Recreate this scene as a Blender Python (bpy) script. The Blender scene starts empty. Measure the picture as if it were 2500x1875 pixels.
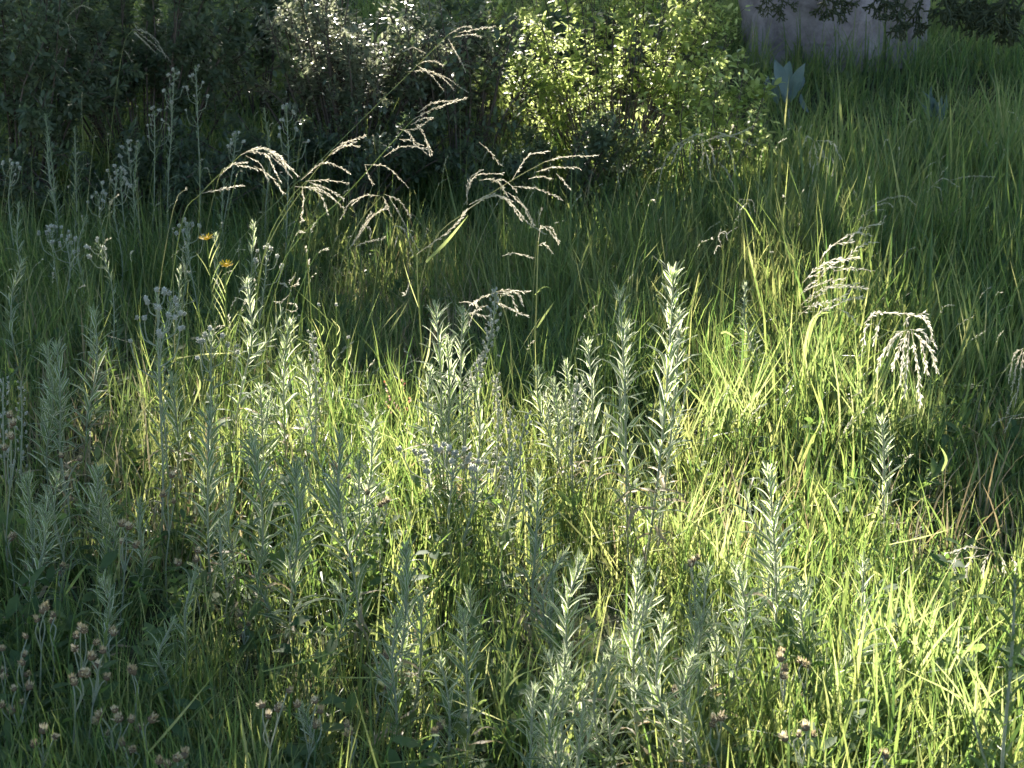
import bpy, math, random
import numpy as np
from mathutils import Vector, Matrix

R = math.radians
rng = np.random.default_rng(7)
random.seed(7)
sc = bpy.context.scene
col = sc.collection

# ------------------------------------------------------------------ camera, sky, sun, exposure
W, H = 2500.0, 1875.0
HFOV, PITCH, CAMZ = 40.0, 19.0, 1.9
F = (W / 2) / math.tan(R(HFOV / 2))
cam_d = bpy.data.cameras.new('camera')
cam_d.sensor_width = 36; cam_d.angle = R(HFOV); cam_d.clip_start = 0.05; cam_d.clip_end = 500
cam_d.dof.use_dof = True; cam_d.dof.focus_distance = 4.6; cam_d.dof.aperture_fstop = 9.0
cam = bpy.data.objects.new('camera', cam_d); col.objects.link(cam)
cam.location = (0, 0, CAMZ); cam.rotation_euler = (R(90 - PITCH), 0, 0)
sc.camera = cam

SUN_EL, SUN_AZ = 33.0, -8.0            # azimuth from +Y (view direction), negative = to the left
S = Vector((math.sin(R(SUN_AZ)) * math.cos(R(SUN_EL)), math.cos(R(SUN_AZ)) * math.cos(R(SUN_EL)), math.sin(R(SUN_EL))))
world = bpy.data.worlds.new('World'); sc.world = world; world.use_nodes = True
wn = world.node_tree.nodes; wl = world.node_tree.links
sky = wn.new('ShaderNodeTexSky'); sky.sky_type = 'NISHITA'; sky.sun_disc = False
sky.sun_elevation = R(SUN_EL); sky.sun_rotation = R(SUN_AZ); sky.air_density = 1.2; sky.dust_density = 0.4; sky.ozone_density = 1.6
wn['Background'].inputs['Strength'].default_value = 0.075
wl.new(sky.outputs['Color'], wn['Background'].inputs['Color'])
sun_d = bpy.data.lights.new('sun', 'SUN'); sun_d.energy = 5.0; sun_d.angle = R(0.5); sun_d.color = (1.0, 0.93, 0.80)
sun = bpy.data.objects.new('sun', sun_d); col.objects.link(sun)
sun.rotation_euler = S.to_track_quat('Z', 'Y').to_euler()
sc.view_settings.view_transform = 'Standard'; sc.view_settings.look = 'None'
sc.view_settings.gamma = 1.0; sc.view_settings.use_curve_mapping = False
sc.view_settings.exposure = 2.1
sc.render.engine = 'CYCLES'
sc.cycles.adaptive_threshold = 0.02; sc.cycles.max_bounces = 5; sc.cycles.diffuse_bounces = 3; sc.cycles.glossy_bounces = 1; sc.cycles.transmission_bounces = 4

# ------------------------------------------------------------------ measuring helpers
sp, cp = math.sin(R(PITCH)), math.cos(R(PITCH))
def smooth(a, b, t):
    t = np.clip((t - a) / (b - a), 0, 1); return t * t * (3 - 2 * t)
def ground_z(x, y):
    x = np.asarray(x, float); y = np.asarray(y, float)
    rise = 0.085 * np.maximum(y - 7.0, 0) * smooth(6.5, 9, y)
    return rise + 0.03 * np.sin(x * 1.3 + 0.4) * np.cos(y * 0.9) + 0.015 * np.sin(x * 3.1 + y * 2.3)
def gz(x, y): return float(ground_z(x, y))
def ray(px, py):
    u, v = (px - W / 2) / F, (H / 2 - py) / F
    return Vector((u, cp + v * sp, -sp + v * cp))
def at(px, py, Y):
    d = ray(px, py); t = Y / d.y
    return Vector((d.x * t, Y, CAMZ + d.z * t))
def hit(px, py):
    d = ray(px, py); y = 0.6
    while y < 60:
        p = at(px, py, y)
        if p.z <= gz(p.x, p.y): break
        y += 0.02
    return Vector((p.x, p.y, gz(p.x, p.y)))

# ------------------------------------------------------------------ mesh helpers
def mesh_np(name, V, quads=None, tris=None, mats=(), qm=None, tm=None, tint=None, smooth_shade=True):
    me = bpy.data.meshes.new(name)
    V = np.asarray(V, np.float32)
    nq = 0 if quads is None else len(quads); nt = 0 if tris is None else len(tris)
    me.vertices.add(len(V)); me.vertices.foreach_set('co', V.ravel())
    loops = []
    if nq: loops.append(np.asarray(quads, np.int32).ravel())
    if nt: loops.append(np.asarray(tris, np.int32).ravel())
    loops = np.concatenate(loops)
    me.loops.add(len(loops)); me.loops.foreach_set('vertex_index', loops)
    me.polygons.add(nq + nt)
    starts = np.concatenate([np.arange(nq) * 4, nq * 4 + np.arange(nt) * 3]).astype(np.int32)
    me.polygons.foreach_set('loop_start', starts)
    if qm is not None or tm is not None:
        mi = np.concatenate([np.zeros(nq, np.int32) if qm is None else np.asarray(qm, np.int32),
                             np.zeros(nt, np.int32) if tm is None else np.asarray(tm, np.int32)])
        me.polygons.foreach_set('material_index', mi)
    for m in mats: me.materials.append(m)
    a = me.attributes.new('tint', 'FLOAT', 'POINT')
    a.data.foreach_set('value', np.full(len(V), 0.5, np.float32) if tint is None else np.asarray(tint, np.float32))
    me.update(calc_edges=True)
    if smooth_shade: me.polygons.foreach_set('use_smooth', np.ones(nq + nt, bool))
    return me

class MB:
    """collects pieces of one mesh"""
    def __init__(s): s.V = []; s.Q = []; s.T = []; s.qm = []; s.tm = []; s.ti = []; s.n = 0
    def add(s, V, Q=(), T=(), m=0, qm=None, tint=0.5):
        V = np.asarray(V, float); s.V.append(V)
        if len(Q): s.Q.append(np.asarray(Q, int) + s.n); s.qm.append(np.full(len(Q), m) if qm is None else np.asarray(qm))
        if len(T): s.T.append(np.asarray(T, int) + s.n); s.tm.append(np.full(len(T), m))
        s.ti.append(np.full(len(V), tint)); s.n += len(V)
    def tube(s, pts, rad, sides=5, m=0, tint=0.5):
        P = np.array([list(p) for p in pts], float); n = len(P)
        rad = np.broadcast_to(np.asarray(rad, float), (n,))
        T = np.gradient(P, axis=0); T /= np.linalg.norm(T, axis=1)[:, None] + 1e-9
        ref = np.array([0.31, 0.9, 0.3]) if abs(T[0] @ np.array([0.31, 0.9, 0.3])) < 0.85 else np.array([1., 0, 0])
        A = np.cross(T, ref); A /= np.linalg.norm(A, axis=1)[:, None] + 1e-9
        B = np.cross(T, A)
        th = np.arange(sides) * 2 * np.pi / sides
        V = P[:, None] + rad[:, None, None] * (np.cos(th)[None, :, None] * A[:, None] + np.sin(th)[None, :, None] * B[:, None])
        i, j = np.meshgrid(np.arange(n - 1), np.arange(sides), indexing='ij'); k = (j + 1) % sides
        Q = np.stack([i * sides + j, i * sides + k, (i + 1) * sides + k, (i + 1) * sides + j], -1).reshape(-1, 4)
        s.add(V.reshape(-1, 3), Q, m=m, tint=tint)
    def inst(s, tmpl, mats44, tints=None):
        """many placed copies of a template (V,Q,qm)"""
        V, Q, qm = tmpl; M = np.asarray(mats44, float); n = len(M)
        if n == 0: return
        Vh = np.concatenate([V, np.ones((len(V), 1))], 1)
        VV = np.einsum('nij,vj->nvi', M, Vh)[:, :, :3].reshape(-1, 3)
        QQ = (np.asarray(Q)[None] + (np.arange(n) * len(V))[:, None, None]).reshape(-1, 4)
        s.V.append(VV); s.Q.append(QQ + s.n); s.qm.append(np.tile(qm, n))
        s.ti.append(np.repeat(np.full(n, 0.5) if tints is None else np.asarray(tints, float), len(V))); s.n += len(VV)
    def mesh(s, name, mats):
        return mesh_np(name, np.concatenate(s.V), np.concatenate(s.Q) if s.Q else None, np.concatenate(s.T) if s.T else None, mats,
                       np.concatenate(s.qm) if s.Q else None, np.concatenate(s.tm) if s.T else None, np.concatenate(s.ti))
    def build(s, name, mats, parent=None):
        return obj(name, s.mesh(name, mats), parent)

def obj(name, me, parent=None, M=None):
    o = bpy.data.objects.new(name, me); col.objects.link(o)
    if parent is not None: o.parent = parent
    if M is not None: o.matrix_basis = M
    return o
def tag(o, label=None, cat=None, group=None, kind=None):
    if label: o['label'] = label
    if cat: o['category'] = cat
    if group: o['group'] = group
    if kind: o['kind'] = kind
    return o
def empty(name, loc, label, cat, group=None):
    o = bpy.data.objects.new(name, None); col.objects.link(o); o.location = loc; o.empty_display_size = 0.1
    return tag(o, label, cat, group, 'thing')
def frame(pos, ydir, zhint, sx=1, sy=1, sz=1):
    y = Vector(ydir).normalized(); z = Vector(zhint); z = (z - y * z.dot(y))
    if z.length < 1e-5: z = y.orthogonal()
    z.normalize(); x = y.cross(z)
    M = Matrix(((x.x * sx, y.x * sy, z.x * sz, pos[0]), (x.y * sx, y.y * sy, z.y * sz, pos[1]), (x.z * sx, y.z * sy, z.z * sz, pos[2]), (0, 0, 0, 1)))
    return M
def spline(ctrl, n):
    """Catmull-Rom through control points"""
    C = [Vector(c) for c in ctrl]
    if len(C) == 2: return [C[0].lerp(C[1], i / (n - 1)) for i in range(n)]
    C = [C[0] * 2 - C[1]] + C + [C[-1] * 2 - C[-2]]
    m = len(C) - 3; out = []
    for i in range(n):
        t = i / (n - 1) * m; k = min(int(t), m - 1); u = t - k
        p0, p1, p2, p3 = C[k:k + 4]
        out.append(0.5 * ((2 * p1) + (p2 - p0) * u + (2 * p0 - 5 * p1 + 4 * p2 - p3) * u * u + (3 * p1 - p0 - 3 * p2 + p3) * u ** 3))
    return out
def along(pts, t):
    x = t * (len(pts) - 1); k = min(int(x), len(pts) - 2); u = x - k
    return pts[k].lerp(pts[k + 1], u), (pts[k + 1] - pts[k]).normalized()
def rv(s=1.0): return Vector((random.uniform(-s, s), random.uniform(-s, s), random.uniform(-s, s)))

# ------------------------------------------------------------------ materials
def leaf_mat(name, cols, trans, mix=0.5, rough=0.45, spec=0.4, obj_rand=0.0, grain=40.0, sheen=0.0):
    """cols / trans: three colours along the tint value; mix = share of light let through"""
    m = bpy.data.materials.new(name); m.use_nodes = True
    nt = m.node_tree; N = nt.nodes; L = nt.links; N.clear()
    out = N.new('ShaderNodeOutputMaterial')
    at_ = N.new('ShaderNodeAttribute'); at_.attribute_name = 'tint'
    fac = at_.outputs['Fac']
    if obj_rand:
        oi = N.new('ShaderNodeObjectInfo')
        ma = N.new('ShaderNodeMath'); ma.operation = 'MULTIPLY_ADD'; ma.inputs[1].default_value = obj_rand; ma.inputs[2].default_value = -obj_rand / 2
        L.new(oi.outputs['Random'], ma.inputs[0])
        ad = N.new('ShaderNodeMath'); ad.operation = 'ADD'; L.new(fac, ad.inputs[0]); L.new(ma.outputs[0], ad.inputs[1]); fac = ad.outputs[0]
    geo = N.new('ShaderNodeNewGeometry')
    no = N.new('ShaderNodeTexNoise'); no.inputs['Scale'].default_value = grain; no.inputs['Detail'].default_value = 2
    L.new(geo.outputs['Position'], no.inputs['Vector'])
    nm = N.new('ShaderNodeMath'); nm.operation = 'MULTIPLY_ADD'; nm.inputs[1].default_value = 0.5; nm.inputs[2].default_value = -0.25
    L.new(no.outputs['Fac'], nm.inputs[0])
    a2 = N.new('ShaderNodeMath'); a2.operation = 'ADD'; a2.use_clamp = True; L.new(fac, a2.inputs[0]); L.new(nm.outputs[0], a2.inputs[1]); fac = a2.outputs[0]
    def ramp(c3):
        r = N.new('ShaderNodeValToRGB'); e = r.color_ramp.elements
        e[0].position = 0.05; e[0].color = (*c3[0], 1); e[1].position = 0.95; e[1].color = (*c3[2], 1)
        k = e.new(0.5); k.color = (*c3[1], 1); L.new(fac, r.inputs[0]); return r.outputs[0]
    b = N.new('ShaderNodeBsdfPrincipled'); L.new(ramp(cols), b.inputs['Base Color'])
    b.inputs['Roughness'].default_value = rough; b.inputs['Specular IOR Level'].default_value = spec
    if sheen: b.inputs['Sheen Weight'].default_value = sheen; b.inputs['Sheen Roughness'].default_value = 0.4
    t = N.new('ShaderNodeBsdfTranslucent'); L.new(ramp(trans), t.inputs['Color'])
    mx = N.new('ShaderNodeMixShader'); mx.inputs[0].default_value = mix
    L.new(b.outputs[0], mx.inputs[1]); L.new(t.outputs[0], mx.inputs[2]); L.new(mx.outputs[0], out.inputs['Surface'])
    return m

M = {}
M['grass'] = leaf_mat('grass_blade', [(.038, .080, .038), (.062, .112, .045), (.15, .175, .075)], [(.14, .25, .055), (.32, .41, .10), (.60, .60, .22)], 0.55, 0.40, 0.45)
M['tuft'] = leaf_mat('tuft_blade', [(.05, .10, .042), (.075, .13, .05), (.16, .18, .085)], [(.24, .35, .10), (.40, .48, .16), (.62, .61, .28)], 0.55, 0.38, 0.5, obj_rand=0.7)
M['straw'] = leaf_mat('straw', [(.22, .17, .09), (.32, .26, .15), (.42, .36, .24)], [(.25, .19, .09), (.38, .30, .16), (.5, .42, .27)], 0.4, 0.5, 0.4)
M['wool_leaf'] = leaf_mat('woolly_leaf', [(.075, .115, .062), (.105, .148, .082), (.145, .19, .115)], [(.24, .37, .085), (.34, .46, .12), (.46, .55, .2)], 0.48, 0.6, 0.25, obj_rand=0.7, sheen=0.1)
M['wool_edge'] = leaf_mat('woolly_leaf_margin', [(.24, .28, .20), (.31, .345, .265), (.40, .43, .35)], [(.74, .78, .56), (.85, .87, .68), (.92, .92, .78)], 0.66, 0.8, 0.2, obj_rand=0.5, sheen=0.4)
M['wool_stem'] = leaf_mat('woolly_stem', [(.20, .24, .155), (.27, .30, .21), (.36, .38, .29)], [(.4, .44, .26), (.5, .52, .34), (.6, .6, .45)], 0.3, 0.8, 0.2, sheen=0.5)
M['bud'] = leaf_mat('woolly_bud', [(.24, .25, .20), (.34, .34, .28), (.46, .45, .39)], [(.40, .40, .30), (.55, .53, .42), (.68, .65, .54)], 0.3, 0.8, 0.2, obj_rand=0.6, sheen=0.4)
M['wool_hair'] = leaf_mat('woolly_hair', [(.55, .55, .48), (.62, .62, .55), (.70, .69, .62)], [(.78, .77, .64), (.85, .84, .72), (.90, .89, .78)], 0.6, 0.7, 0.3, obj_rand=0.3)
M['spikelet'] = leaf_mat('spikelet', [(.38, .34, .23), (.50, .45, .33), (.60, .55, .44)], [(.70, .64, .48), (.82, .77, .64), (.90, .87, .77)], 0.6, 0.36, 0.6)
M['culm'] = leaf_mat('grass_culm', [(.12, .19, .05), (.18, .24, .08), (.30, .30, .15)], [(.35, .46, .10), (.45, .54, .15), (.6, .58, .28)], 0.35, 0.35, 0.6)
M['dry_head'] = leaf_mat('dry_bract', [(.33, .245, .135), (.45, .35, .20), (.58, .49, .33)], [(.52, .40, .22), (.66, .55, .35), (.80, .72, .53)], 0.5, 0.7, 0.2, obj_rand=0.6)
M['dry_core'] = leaf_mat('dry_core', [(.10, .07, .045), (.145, .105, .065), (.20, .15, .10)], [(.1, .05, .03), (.15, .08, .04), (.2, .12, .07)], 0.1, 0.9, 0.1)
M['yellow'] = leaf_mat('yellow_petal', [(.75, .42, .02), (.85, .52, .03), (.90, .62, .08)], [(.85, .50, .02), (.92, .62, .04), (.95, .70, .08)], 0.45, 0.5, 0.3)
M['bush'] = leaf_mat('bright_bush_leaf', [(.05, .095, .03), (.07, .125, .035), (.10, .155, .05)], [(.54, .65, .19), (.71, .80, .33), (.86, .90, .52)], 0.68, 0.42, 0.4, obj_rand=0.6)
M['grey'] = leaf_mat('grey_bush_leaf', [(.07, .10, .06), (.10, .13, .085), (.15, .17, .12)], [(.30, .34, .19), (.42, .45, .29), (.56, .56, .40)], 0.5, 0.30, 0.7, obj_rand=0.6)
M['dark'] = leaf_mat('dark_shrub_leaf', [(.062, .092, .062), (.088, .122, .078), (.13, .16, .10)], [(.15, .22, .09), (.21, .29, .12), (.32, .37, .18)], 0.45, 0.4, 0.45, obj_rand=0.4)
M['twig'] = leaf_mat('twig_bark', [(.05, .038, .032), (.085, .068, .056), (.14, .115, .10)], [(.05, .04, .03), (.05, .04, .03), (.05, .04, .03)], 0.0, 0.85, 0.15)
M['juniper'] = leaf_mat('juniper_scale', [(.03, .045, .022), (.045, .06, .03), (.075, .085, .045)], [(.07, .09, .02), (.10, .12, .03), (.16, .16, .05)], 0.3, 0.5, 0.3)
M['blue_leaf'] = leaf_mat('blue_grey_leaf', [(.085, .13, .135), (.12, .17, .18), (.16, .215, .23)], [(.16, .26, .16), (.2, .3, .2), (.25, .33, .24)], 0.3, 0.5, 0.4, obj_rand=0.6)
M['red_seed'] = leaf_mat('red_seed_pod', [(.30, .10, .06), (.42, .22, .16), (.55, .40, .33)], [(.55, .2, .1), (.7, .4, .28), (.85, .65, .55)], 0.5, 0.5, 0.4, obj_rand=0.8)
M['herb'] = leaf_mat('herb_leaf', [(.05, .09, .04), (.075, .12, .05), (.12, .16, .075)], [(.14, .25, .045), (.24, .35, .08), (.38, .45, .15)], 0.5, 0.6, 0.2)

def ground_mat():
    m = bpy.data.materials.new('soil_and_litter'); m.use_nodes = True; nt = m.node_tree; N = nt.nodes; L = nt.links
    b = N['Principled BSDF']; b.inputs['Roughness'].default_value = 0.95; b.inputs['Specular IOR Level'].default_value = 0.1
    tc = N.new('ShaderNodeTexCoord'); n1 = N.new('ShaderNodeTexNoise'); n1.inputs['Scale'].default_value = 9; n1.inputs['Detail'].default_value = 8
    r = N.new('ShaderNodeValToRGB'); e = r.color_ramp.elements
    e[0].position = 0.3; e[0].color = (.025, .022, .013, 1); e[1].position = 0.75; e[1].color = (.085, .075, .045, 1)
    k = e.new(0.5); k.color = (.04, .05, .02, 1)
    L.new(tc.outputs['Object'], n1.inputs['Vector']); L.new(n1.outputs['Fac'], r.inputs[0]); L.new(r.outputs[0], b.inputs['Base Color'])
    bp = N.new('ShaderNodeBump'); bp.inputs['Strength'].default_value = 0.8; bp.inputs['Distance'].default_value = 0.05
    L.new(n1.outputs['Fac'], bp.inputs['Height']); L.new(bp.outputs[0], b.inputs['Normal'])
    return m
def rock_mat():
    m = bpy.data.materials.new('mauve_rock'); m.use_nodes = True; nt = m.node_tree; N = nt.nodes; L = nt.links
    b = N['Principled BSDF']; b.inputs['Roughness'].default_value = 0.9; b.inputs['Specular IOR Level'].default_value = 0.2
    tc = N.new('ShaderNodeTexCoord'); n1 = N.new('ShaderNodeTexNoise'); n1.inputs['Scale'].default_value = 4; n1.inputs['Detail'].default_value = 12; n1.inputs['Roughness'].default_value = 0.72
    n2 = N.new('ShaderNodeTexNoise'); n2.inputs['Scale'].default_value = 1.6; n2.inputs['Detail'].default_value = 6
    r = N.new('ShaderNodeValToRGB'); e = r.color_ramp.elements
    e[0].position = 0.32; e[0].color = (.16, .135, .155, 1); e[1].position = 0.68; e[1].color = (.46, .41, .45, 1); k = e.new(.5); k.color = (.33, .29, .325, 1)
    st = N.new('ShaderNodeValToRGB'); s = st.color_ramp.elements; s[0].position = .42; s[0].color = (1, 1, 1, 1); s[1].position = .66; s[1].color = (.55, .56, .50, 1)
    mu = N.new('ShaderNodeMixRGB'); mu.blend_type = 'MULTIPLY'; mu.inputs[0].default_value = 1
    L.new(tc.outputs['Object'], n1.inputs['Vector']); L.new(tc.outputs['Object'], n2.inputs['Vector']); L.new(n1.outputs['Fac'], r.inputs[0]); L.new(n2.outputs['Fac'], st.inputs[0])
    L.new(r.outputs[0], mu.inputs[1]); L.new(st.outputs[0], mu.inputs[2]); L.new(mu.outputs[0], b.inputs['Base Color'])
    bp = N.new('ShaderNodeBump'); bp.inputs['Strength'].default_value = 0.9; bp.inputs['Distance'].default_value = 0.075
    L.new(n1.outputs['Fac'], bp.inputs['Height']); L.new(bp.outputs[0], b.inputs['Normal'])
    return m

# ------------------------------------------------------------------ ground
gx = np.concatenate([np.linspace(-150, -10, 15)[:-1], np.linspace(-10, 10, 81), np.linspace(10, 150, 15)[1:]])
gy = np.concatenate([np.linspace(-60, 0, 7)[:-1], np.linspace(0, 22, 89), np.linspace(22, 250, 20)[1:]])
GX, GY = np.meshgrid(gx, gy, indexing='ij')
GZ = ground_z(GX, np.minimum(GY, 40))
V = np.stack([GX, GY, GZ], -1).reshape(-1, 3)
ni, nj = len(gx), len(gy)
I, J = np.meshgrid(np.arange(ni - 1), np.arange(nj - 1), indexing='ij')
Q = np.stack([I * nj + J, (I + 1) * nj + J, (I + 1) * nj + J + 1, I * nj + J + 1], -1).reshape(-1, 4)
tag(obj('ground', mesh_np('ground', V, Q, mats=[ground_mat()])), kind='structure')

# ------------------------------------------------------------------ leaf templates (unit length along +Y, upper face +Z)
def leaf_tmpl(wid, prof, curl=0.0, fold=0.0, rows=5, cols=3, edge=False, roll=0.0, wave=0.0, seed=0):
    r = random.Random(seed); ph = r.uniform(0, 6)
    V = []; Qs = []; qm = []
    for i in range(rows):
        t = i / (rows - 1); w = wid * prof(t)
        for j in range(cols):
            s = j / (cols - 1) * 2 - 1
            z = curl * t ** 2.5 + fold * abs(s) * w - roll * (abs(s) ** 3) * wid + wave * math.sin(t * 9 + ph + s * 1.5) * wid
            x = s * w + 0.25 * wave * math.sin(t * 5 + ph)
            y = t - (0.0 if curl == 0 else 0.12 * abs(curl) * t ** 3)
            V.append((x, y, z))
    for i in range(rows - 1):
        for j in range(cols - 1):
            Qs.append((i * cols + j, i * cols + j + 1, (i + 1) * cols + j + 1, (i + 1) * cols + j))
            qm.append(1 if edge and j in (0, cols - 2) else 0)
    return np.array(V), np.array(Qs), np.array(qm)
def tmpl_mesh(name, t, mats): return mesh_np(name, t[0], t[1], mats=mats, qm=t[2])
def p_lance(t): return max(0.06, math.sin(math.pi * min(1, t ** 1.15 * 0.97 + 0.03)) ** 0.75)
def p_ellip(t): return max(0.04, math.sin(math.pi * t) ** 0.7)
def p_grass(t): return max(0.03, (0.75 + 0.35 * t) * (1 - t ** 3.2))
def wl_(t): # narrow woolly leaf with a distinct margin
    return p_lance(t)
WOOL_T = []
for k in range(8):
    WOOL_T.append(leaf_tmpl(random.uniform(.052, .074), p_lance, curl=-random.uniform(.10, .34), fold=.12, rows=6, cols=5, edge=True, roll=random.uniform(.2, .8), wave=random.uniform(.0, .22), seed=k))
# margin strips are narrow: squeeze the inner columns outwards
for (V_, Q_, q_) in WOOL_T:
    V_ = V_.reshape(6, 5, 3)
    c = V_[:, 2:3]; V_[:, 1] = c[:, 0] + (V_[:, 0] - c[:, 0]) * .66; V_[:, 3] = c[:, 0] + (V_[:, 4] - c[:, 0]) * .66
DRY_ME = [tmpl_mesh('withered_leaf', leaf_tmpl(.06, p_lance, curl=-.5, fold=.5, rows=6, cols=3, wave=.5, seed=k), [M['straw']]) for k in range(3)]
SHADED_ME = [tmpl_mesh('shade_toned_leaf', leaf_tmpl(.075, p_lance, curl=-.2, fold=.3, rows=6, cols=3, wave=.1, seed=k), [M['herb']]) for k in range(4)]  # shade on the corner stems is put into this darker leaf colour
WOOL_ME = [tmpl_mesh('woolly_leaf', t, [M['wool_leaf'], M['wool_edge']]) for t in WOOL_T]
BUSH_T = [leaf_tmpl(random.uniform(.19, .26), p_ellip, curl=-random.uniform(.0, .25), fold=random.uniform(.1, .45), rows=5, cols=3, wave=.06, seed=k) for k in range(5)]
FINE_T = [leaf_tmpl(random.uniform(.17, .24), p_ellip, curl=-random.uniform(.0, .3), rows=4, cols=2, wave=.08, seed=k) for k in range(5)]
BUSH_ME = [tmpl_mesh('bush_leaf', t, [M['bush']]) for t in BUSH_T]
GREY_ME = [tmpl_mesh('grey_leaf', t, [M['grey']]) for t in BUSH_T]
BIG_T = [leaf_tmpl(random.uniform(.19, .24), p_lance, curl=-random.uniform(.05, .3), fold=.35, rows=7, cols=5, wave=.1, seed=k) for k in range(4)]
BIG_ME = [tmpl_mesh('broad_leaf', t, [M['blue_leaf']]) for t in BIG_T]
HERB_T = [leaf_tmpl(random.uniform(.13, .24), p_lance, curl=-random.uniform(0, .3), fold=.2, rows=4, cols=3, seed=k) for k in range(4)]
def blob_tmpl(seed, nu=7, nv=5, elong=1.25, bump=.16):
    r = random.Random(seed); V = []; Qs = []
    for i in range(nv):
        a = math.pi * (i + 0.02) / (nv - 0.96) if nv > 1 else 0
        a = min(a, math.pi - .03)
        for j in range(nu):
            b = 2 * math.pi * j / nu; k = 1 + r.uniform(-bump, bump)
            V.append((math.sin(a) * math.cos(b) * k * .5, elong * (.5 - .5 * math.cos(a)) * 1.0, math.sin(a) * math.sin(b) * k * .5))
    for i in range(nv - 1):
        for j in range(nu):
            Qs.append((i * nu + j, i * nu + (j + 1) % nu, (i + 1) * nu + (j + 1) % nu, (i + 1) * nu + j))
    return np.array(V), np.array(Qs), np.zeros(len(Qs), int)
BUD_T = [blob_tmpl(k, 6, 4) for k in range(4)]
def fuzzy_bud(k):
    r = random.Random(k); mb = MB(); t = BUD_T[k]; mb.add(t[0] * .86, t[1]); st = leaf_tmpl(.16, lambda u: 1 - .85 * u, rows=3, cols=2); ms = []
    for i in range(16):                                        # woolly hairs standing off the bud
        a = i * 2.4; e = r.uniform(-.6, 1.2); d = Vector((math.cos(a) * math.cos(e), math.sin(e), math.sin(a) * math.cos(e)))
        ms.append(np.array(frame(Vector((0, .5, 0)) + d * .36, d + Vector((0, .5, 0)), Vector((r.gauss(0, 1), r.gauss(0, 1), r.gauss(0, 1))), .5, r.uniform(.28, .42), .4)))
    mb.inst((st[0], st[1], np.ones(len(st[1]), int)), ms); return mb.mesh('woolly_bud', [M['bud'], M['wool_hair']])
BUD_ME = [fuzzy_bud(k) for k in range(4)]

# ------------------------------------------------------------------ grass (uncountable): one mass of single blades
def blades(base, L, w, phi, a0, k, psi, tint, kink):
    n = len(L); SEG = 4
    D = np.stack([np.cos(phi), np.sin(phi), np.zeros(n)], -1)
    Sd = np.stack([np.cos(psi), np.sin(psi), np.zeros(n)], -1)
    P = base.copy(); rows = []; prof = [.75, 1., .92, .62, 0.]
    tilt = a0.copy()
    for i in range(SEG + 1):
        if i < SEG:
            off = Sd * (w * prof[i] * .5)[:, None]; rows += [P - off, P + off]
        else: rows.append(P.copy())
        tl = np.clip(tilt + k * (i / SEG) ** 1.3 + (kink if i >= 2 else 0), -0.3, 2.6)
        P = P + (L / SEG)[:, None] * (np.sin(tl)[:, None] * D + np.cos(tl)[:, None] * np.array([0, 0, 1.]))
    V = np.stack(rows, 1)                                   # n,9,3
    o = (np.arange(n) * 9)[:, None, None]
    q = np.array([[0, 1, 3, 2], [2, 3, 5, 4], [4, 5, 7, 6]]); t = np.array([[6, 7, 8]])
    return V.reshape(-1, 3), (q[None] + o).reshape(-1, 4), (t[None] + o).reshape(-1, 3), np.repeat(tint, 9)

def vnoise(x, y, s, seed):
    r = np.random.default_rng(seed); g = r.random((64, 64))
    u, v = x / s + 31.7, y / s + 17.3
    i, j = np.floor(u).astype(int), np.floor(v).astype(int); fu, fv = u - i, v - j
    fu = fu * fu * (3 - 2 * fu); fv = fv * fv * (3 - 2 * fv); m = lambda a, b: g[a % 64, b % 64]
    return (m(i, j) * (1 - fu) + m(i + 1, j) * fu) * (1 - fv) + (m(i, j + 1) * (1 - fu) + m(i + 1, j + 1) * fu) * fv

def scatter(n, y0, y1, spread=.43):
    y = rng.uniform(y0, y1, n); x = rng.uniform(-1, 1, n) * (spread * y + .25)
    return x, y
def grass_field(name, label, n_tuft, per, y0, y1, keep, hfun, wfun, tint_mu, mat, stiff=0.0, loose_r=.22):
    tx, ty = scatter(n_tuft, y0, y1)
    k_ = keep(tx, ty) > rng.random(n_tuft); tx, ty = tx[k_], ty[k_]
    n = len(tx) * per
    X = np.repeat(tx, per); Y = np.repeat(ty, per)
    r = np.abs(rng.normal(0, .03, n)) * (1 + Y / 8); th = rng.uniform(0, 2 * np.pi, n)
    loose = rng.random(n) < .28
    r = np.where(loose, rng.uniform(0, loose_r, n), r)
    bx, by = X + r * np.cos(th), Y + r * np.sin(th)
    h = hfun(bx, by) * (.4 + .9 * rng.random(n) ** 1.5) * np.repeat(rng.uniform(.6, 1.3, len(tx)), per)
    w = wfun(bx, by) * rng.uniform(.45, 1.3, n)
    tl = np.repeat(rng.uniform(0, 2 * np.pi, len(tx)), per)     # each tuft leans its own way
    phi = np.where(rng.random(n) < .55, th + rng.normal(0, .8, n), tl + rng.normal(0, .6, n))
    a0 = np.abs(rng.normal(.14, .27, n)) + .10 * stiff; k = np.abs(rng.normal(.50, .55, n)) * (1 - .75 * stiff)
    kink = np.where(rng.random(n) < .13, rng.uniform(.6, 1.7, n), 0.)
    flat = rng.random(n) < .10; a0 = np.where(flat, rng.uniform(.7, 1.45, n), a0)
    psi = phi + np.pi / 2 + rng.normal(0, .7, n)
    tint = np.clip(tint_mu + rng.normal(0, .19, n) + np.repeat(rng.normal(0, .15, len(tx)), per) + (vnoise(bx, by, .8, 9) - .5) * .4, 0, 1)
    base = np.stack([bx, by, ground_z(bx, by) - .01], -1)
    V, q, t, ti = blades(base, h, w, phi, a0, k, psi, tint, kink)
    return tag(obj(name, mesh_np(name, V, q, t, [mat], tint=ti)), label, 'grass', kind='stuff')

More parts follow.
